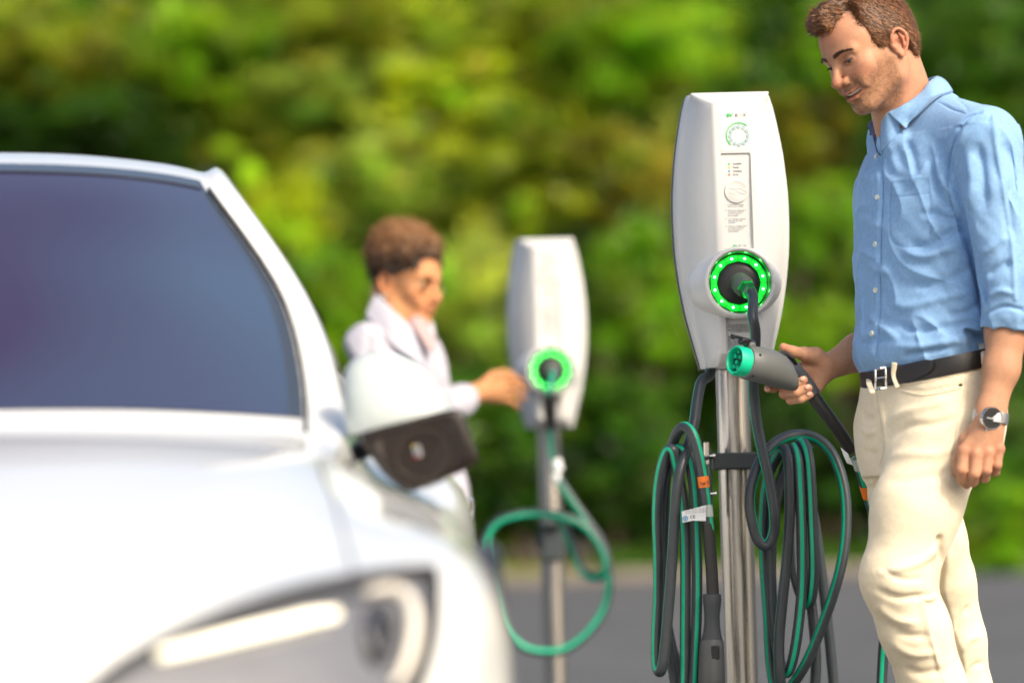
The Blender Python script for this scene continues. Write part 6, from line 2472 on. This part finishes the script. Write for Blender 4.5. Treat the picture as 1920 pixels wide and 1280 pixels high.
# ================= the woman =================
WY = 11.25
woman = empty('person', tuple(at(760, 800, WY)[:2]) + (0.0,))
tag(woman, 'woman in white blazer with short curly hair and glasses, reaching to the far charger', 'woman')
WK = 1.06
WA = head_axes(1, R(32), R(9), R(-3))
WO = at(724, 534, WY - .06) - (np.array([-.010, -.080, .003]) * WK) @ WA
neck_w = at(738, 612, WY)
s = head_field(((neck_w - WO) @ WA.T) / WK, h=.0032, smile=.9)
V, F = s.mesh(1)
W_BVH = BVHTree.FromPolygons([Vector(v) for v in V], [tuple(map(int, f)) for f in F])
col = skin_colors(V, (.56, .27, .125), (.58, .21, .10), None, 5)
WB, WF, WC = [to_frame(V * WK, WO, WA)], [F], [col]


def add_w(sdf):
    V, F = sdf.mesh(1)
    o = sum(len(v) for v in WB)
    WB.append(V); WF.append(F + o)
    WC.append(np.clip(np.ones((len(V), 3)) * [.50, .235, .105] * (1 + vnoise(V, 50, 2)[:, None] * .08), 0, 1))


# right hand reaching for the charger
s = SDF([at(830, 700, 11.5)[0], 11.35, at(900, 790, 11.5)[2]], [at(1010, 700, 11.9)[0], 12.1, at(900, 670, 11.9)[2]], .003)
wr_ = at(888, 738, 11.62)
s.cap(at(850, 750, 11.5), wr_, .034, .027, k=.02)
kn = [at(941, 708, 11.80), at(944, 722, 11.79), at(943, 736, 11.785), at(938, 748, 11.79)]
for p_ in kn: s.cap(wr_, p_, .024, .0125, k=.014)
ends = [[(962, 707, 11.86), (978, 716, 11.91)], [(966, 722, 11.86), (984, 731, 11.91)], [(965, 738, 11.86), (981, 747, 11.91)], [(957, 752, 11.85), (970, 762, 11.89)]]
for p_, e in zip(kn, ends):
    s.chain([p_] + [at(*q) for q in e], [.0105, .0098, .0085], k=.004)
s.chain([at(900, 726, 11.66), at(924, 704, 11.72), at(944, 698, 11.80), at(958, 700, 11.86)], [.017, .0135, .0105, .009], k=.006)
add_w(s)
# other hand and trunk inside the clothes
s = SDF([at(640, 700, 11)[0], 10.95, .05], [at(900, 700, 11.8)[0], 11.75, 1.45], .009)
s.chain([at(740, 640, WY), at(765, 800, WY), at(785, 950, WY)], [.07, .09, .10], k=.03)
for dy in (-.09, .09):
    s.chain([at(785, 960, WY + dy), np.array([at(785, 960, WY)[0] + .02, WY + dy, .45]), np.array([at(785, 960, WY)[0], WY + dy, .10])], [.07, .045, .035], k=.03)
s.chain([at(700, 640, WY - .13), at(752, 790, WY - .16), at(850, 752, 11.5)], [.035, .032, .028], k=.02)
s.chain([at(770, 645, WY + .15), at(800, 790, WY + .2), at(815, 905, WY + .16)], [.035, .032, .024], k=.02)
s.chain([at(815, 905, WY + .16), at(818, 940, WY + .15), at(822, 965, WY + .14)], [.026, .030, .018], k=.01)
add_w(s)
wbody = mesh_np('body', np.vstack(WB), np.vstack(WF), M['skin_deep'], woman, True, np.vstack(WC))
head_parts(woman, woman, WO, WA * WK, M['iris'], True, M['lash'], W_BVH)
# curly hair, dyed lighter at the tips
s = SDF((-.16, -.13, -.06), (.15, .13, .24), .0035)
s.ell((-.012, 0, .070), (.104, .083, .085), k=.02)
s.ell((-.010, 0, .115), (.088, .086, .070), k=.03)
s.ell((-.050, 0, .105), (.072, .078, .068), k=.03)
s.ell((.128, 0, .030), (.072, .12, .078), k=.008, sub=True)
for d in (1, -1):
    s.ell((.030, d * .105, .005), (.055, .05, .045), k=.01, sub=True)
s.ell((.03, 0, -.09), (.12, .12, .075), k=.01, sub=True)
V, F = s.mesh(1)
N = normals(V, F)
V = V + N * (vnoise(V, 45, 1) * .009 + vnoise(V, 110, 2) * .005)[:, None]
t_ = np.clip((V[:, 2] - .048 - .34 * (V[:, 0]) + .02 * vnoise(V, 60, 8)) / .09, 0, 1)[:, None]
hc = np.array([.020, .014, .011]) * (1 - t_) + np.array([.19, .092, .034]) * t_
whair = mesh_np('hair', to_frame(V * WK, WO, WA), F, M['hair_dark'], woman, True, hc)
g = np.random.default_rng(4)
pick = g.integers(0, len(V), 5000)
b0 = V[pick]; n0 = N[pick]; d0 = unit(g.normal(size=3))
tt_ = g.normal(size=(5000, 3)); tt_ /= np.linalg.norm(tt_, axis=1)[:, None]
P1, P2 = b0 + n0 * .006 + tt_ * .004, b0 + n0 * .010 + tt_ * .010
bb = np.cross(n0, tt_) * .0007
Vs = np.stack([b0 - bb, b0 + bb, P1 + bb, P1 - bb, P2 + bb, P2 - bb], 1).reshape(-1, 3)
i_ = np.arange(5000)[:, None] * 6
mesh_np('hair_curls', to_frame(Vs * WK, WO, WA), np.vstack([i_ + [0, 1, 2, 3], i_ + [3, 2, 4, 5]]), M['hair_dark'], whair, False, np.repeat(hc[pick] * 1.3, 6, 0))
# glasses and ear stud
b = MB()
for d in (1, -1):
    P = [(.094 - .010 * (abs(math.cos(a)) * 0 + .5), d * .033 + .0235 * math.cos(a), .012 + .019 * math.sin(a)) for a in np.linspace(0, 6.283, 26)]
    b.tube(np.array(P), .0019, 6)
    b.tube([(.089, d * .0565, .016), (.06, d * .071, .016), (.0, d * .082, .016), (-.02, d * .082, .004)], .0017, 6)
b.tube([(.090, .010, .016), (.096, 0, .018), (.090, -.010, .016)], .0012, 6)
b.v = [tuple(p_) for p_ in to_frame(np.array(b.v) * WK, WO, WA)]
M['gold'] = mat('gold_wire', (.80, .62, .35), .25, metal=1)
gl = b.build('glasses', M['gold'], woman)
M['lens'] = mat('clear_lens', (.95, .95, .95), .02, trans=1.0, ior=1.03)
for d in (1, -1):
    b = MB()
    b.lathe((.0885, d * .033, .012), (1, 0, 0), [(0, .0228), (.0012, .0228)], 26)
    b.v = [tuple(p_) for p_ in to_frame(np.array(b.v) * WK, WO, WA)]
    b.build('lens', M['lens'], gl)
b = MB()
b.ball((-.010, -.084, -.030), .0055, 12, 8)
b.v = [tuple(p_) for p_ in to_frame(np.array(b.v) * WK, WO, WA)]
b.build('ear_stud', M['button'], woman)
# blazer
M['blazer'] = cloth_mat('white_wool', (.44, .44, .51), noise=.04)
M['blouse'] = cloth_mat('pale_blouse', (.42, .30, .30), noise=.06)
M['slacks'] = cloth_mat('white_slacks', (.62, .61, .66), noise=.04)
s = SDF([at(630, 700, 11)[0], 10.90, at(800, 985, 11.2)[2]], [at(905, 700, 11.7)[0], 11.80, at(720, 535, 11.2)[2]], .006)
rows = [(972, 792, .128, .178), (930, 790, .122, .172), (870, 782, .112, .160), (800, 770, .108, .155), (730, 758, .118, .168), (680, 750, .118, .172), (645, 744, .105, .160), (615, 736, .075, .115), (595, 731, .058, .070), (578, 728, .055, .058)]
out_ = []
for y, x, a, b_ in rows:
    p_ = at(x, y, WY)
    out_.append((p_[2], p_[0], p_[1], a, b_))
s.loft(out_, pw=2.2, ang=R(-28))
s.chain([at(690, 648, WY - .13), at(735, 745, WY - .19), at(762, 790, WY - .16)], [.064, .058, .053], k=.02)
s.chain([at(762, 790, WY - .16), at(830, 768, 11.35), at(868, 748, 11.55)], [.053, .047, .045], k=.012)
s.chain([at(772, 645, WY + .14), at(800, 760, WY + .2), at(812, 890, WY + .17)], [.062, .055, .046], k=.02)
s.cap(at(862, 750, 11.52), at(884, 742, 11.64), .036, .036, k=.003, sub=True)
s.cap(at(733, 588, WY), at(745, 520, WY), .048, .062, k=.006, sub=True)
V, F = s.mesh(2)
N = normals(V, F)
V = V + N * ((1 - np.abs(vnoise(V @ np.array([[14, 0, 8], [0, 12, 0], [8, 0, 9.]]).T, 1.0, 5))) ** 3 * .007)[:, None]
V = folds(V, F, [([(770, 585), (800, 640), (838, 700), (858, 760), (852, 850)], 4, -5, False), ([(700, 600), (690, 660), (712, 720)], 6, -6), ([(760, 790), (800, 740), (850, 720)], 7, -6)])
blz = mesh_np('blazer', V, F, M['blazer'], woman)
leafsheet('lapel', [at(706, 552, 11.17), at(722, 566, 11.13), at(745, 590, 11.10), at(770, 612, 11.10)], [at(688, 585, 11.14), at(708, 612, 11.10), at(742, 650, 11.06), at(800, 690, 11.07)], M['blazer'], blz, thick=.006)
leafsheet('lapel', [at(776, 580, 11.27), at(796, 588, 11.28), at(808, 600, 11.28)], [at(782, 596, 11.20), at(800, 615, 11.20), at(816, 640, 11.18)], M['blazer'], blz, thick=.006)
leafsheet('blouse', [at(765, 600, 11.17), at(780, 592, 11.18), at(796, 598, 11.19)], [at(806, 660, 11.10), at(812, 656, 11.12), at(818, 652, 11.14)], M['blouse'], woman, thick=.004)
s = SDF([at(690, 960, 11)[0], 11.0, .08], [at(880, 960, 11)[0], 11.55, at(790, 930, 11.2)[2]], .008)
cx_ = at(788, 960, WY)[0]
for dy in (-.085, .085):
    s.chain([np.array([cx_, WY + dy, .76]), np.array([cx_ + .02, WY + dy, .45]), np.array([cx_, WY + dy, .12])], [.092, .070, .058], k=.03)
V, F = s.mesh(1)
mesh_np('trousers', V, F, M['slacks'], woman)
for dy in (-.085, .085):
    s = SDF([cx_ - .10, WY + dy - .07, -.01], [cx_ + .24, WY + dy + .07, .14], .007)
    s.cap((cx_ - .02, WY + dy, .05), (cx_ + .07, WY + dy, .045), .038, .040, k=.02)
    s.cap((cx_ + .07, WY + dy, .045), (cx_ + .18, WY + dy, .030), .040, .024, k=.02)
    s.cap((cx_, WY + dy, .05), (cx_, WY + dy, .10), .038, .04, k=.02)
    V, F = s.mesh(1)
    mesh_np('shoe', V, F, M['belt'], woman)
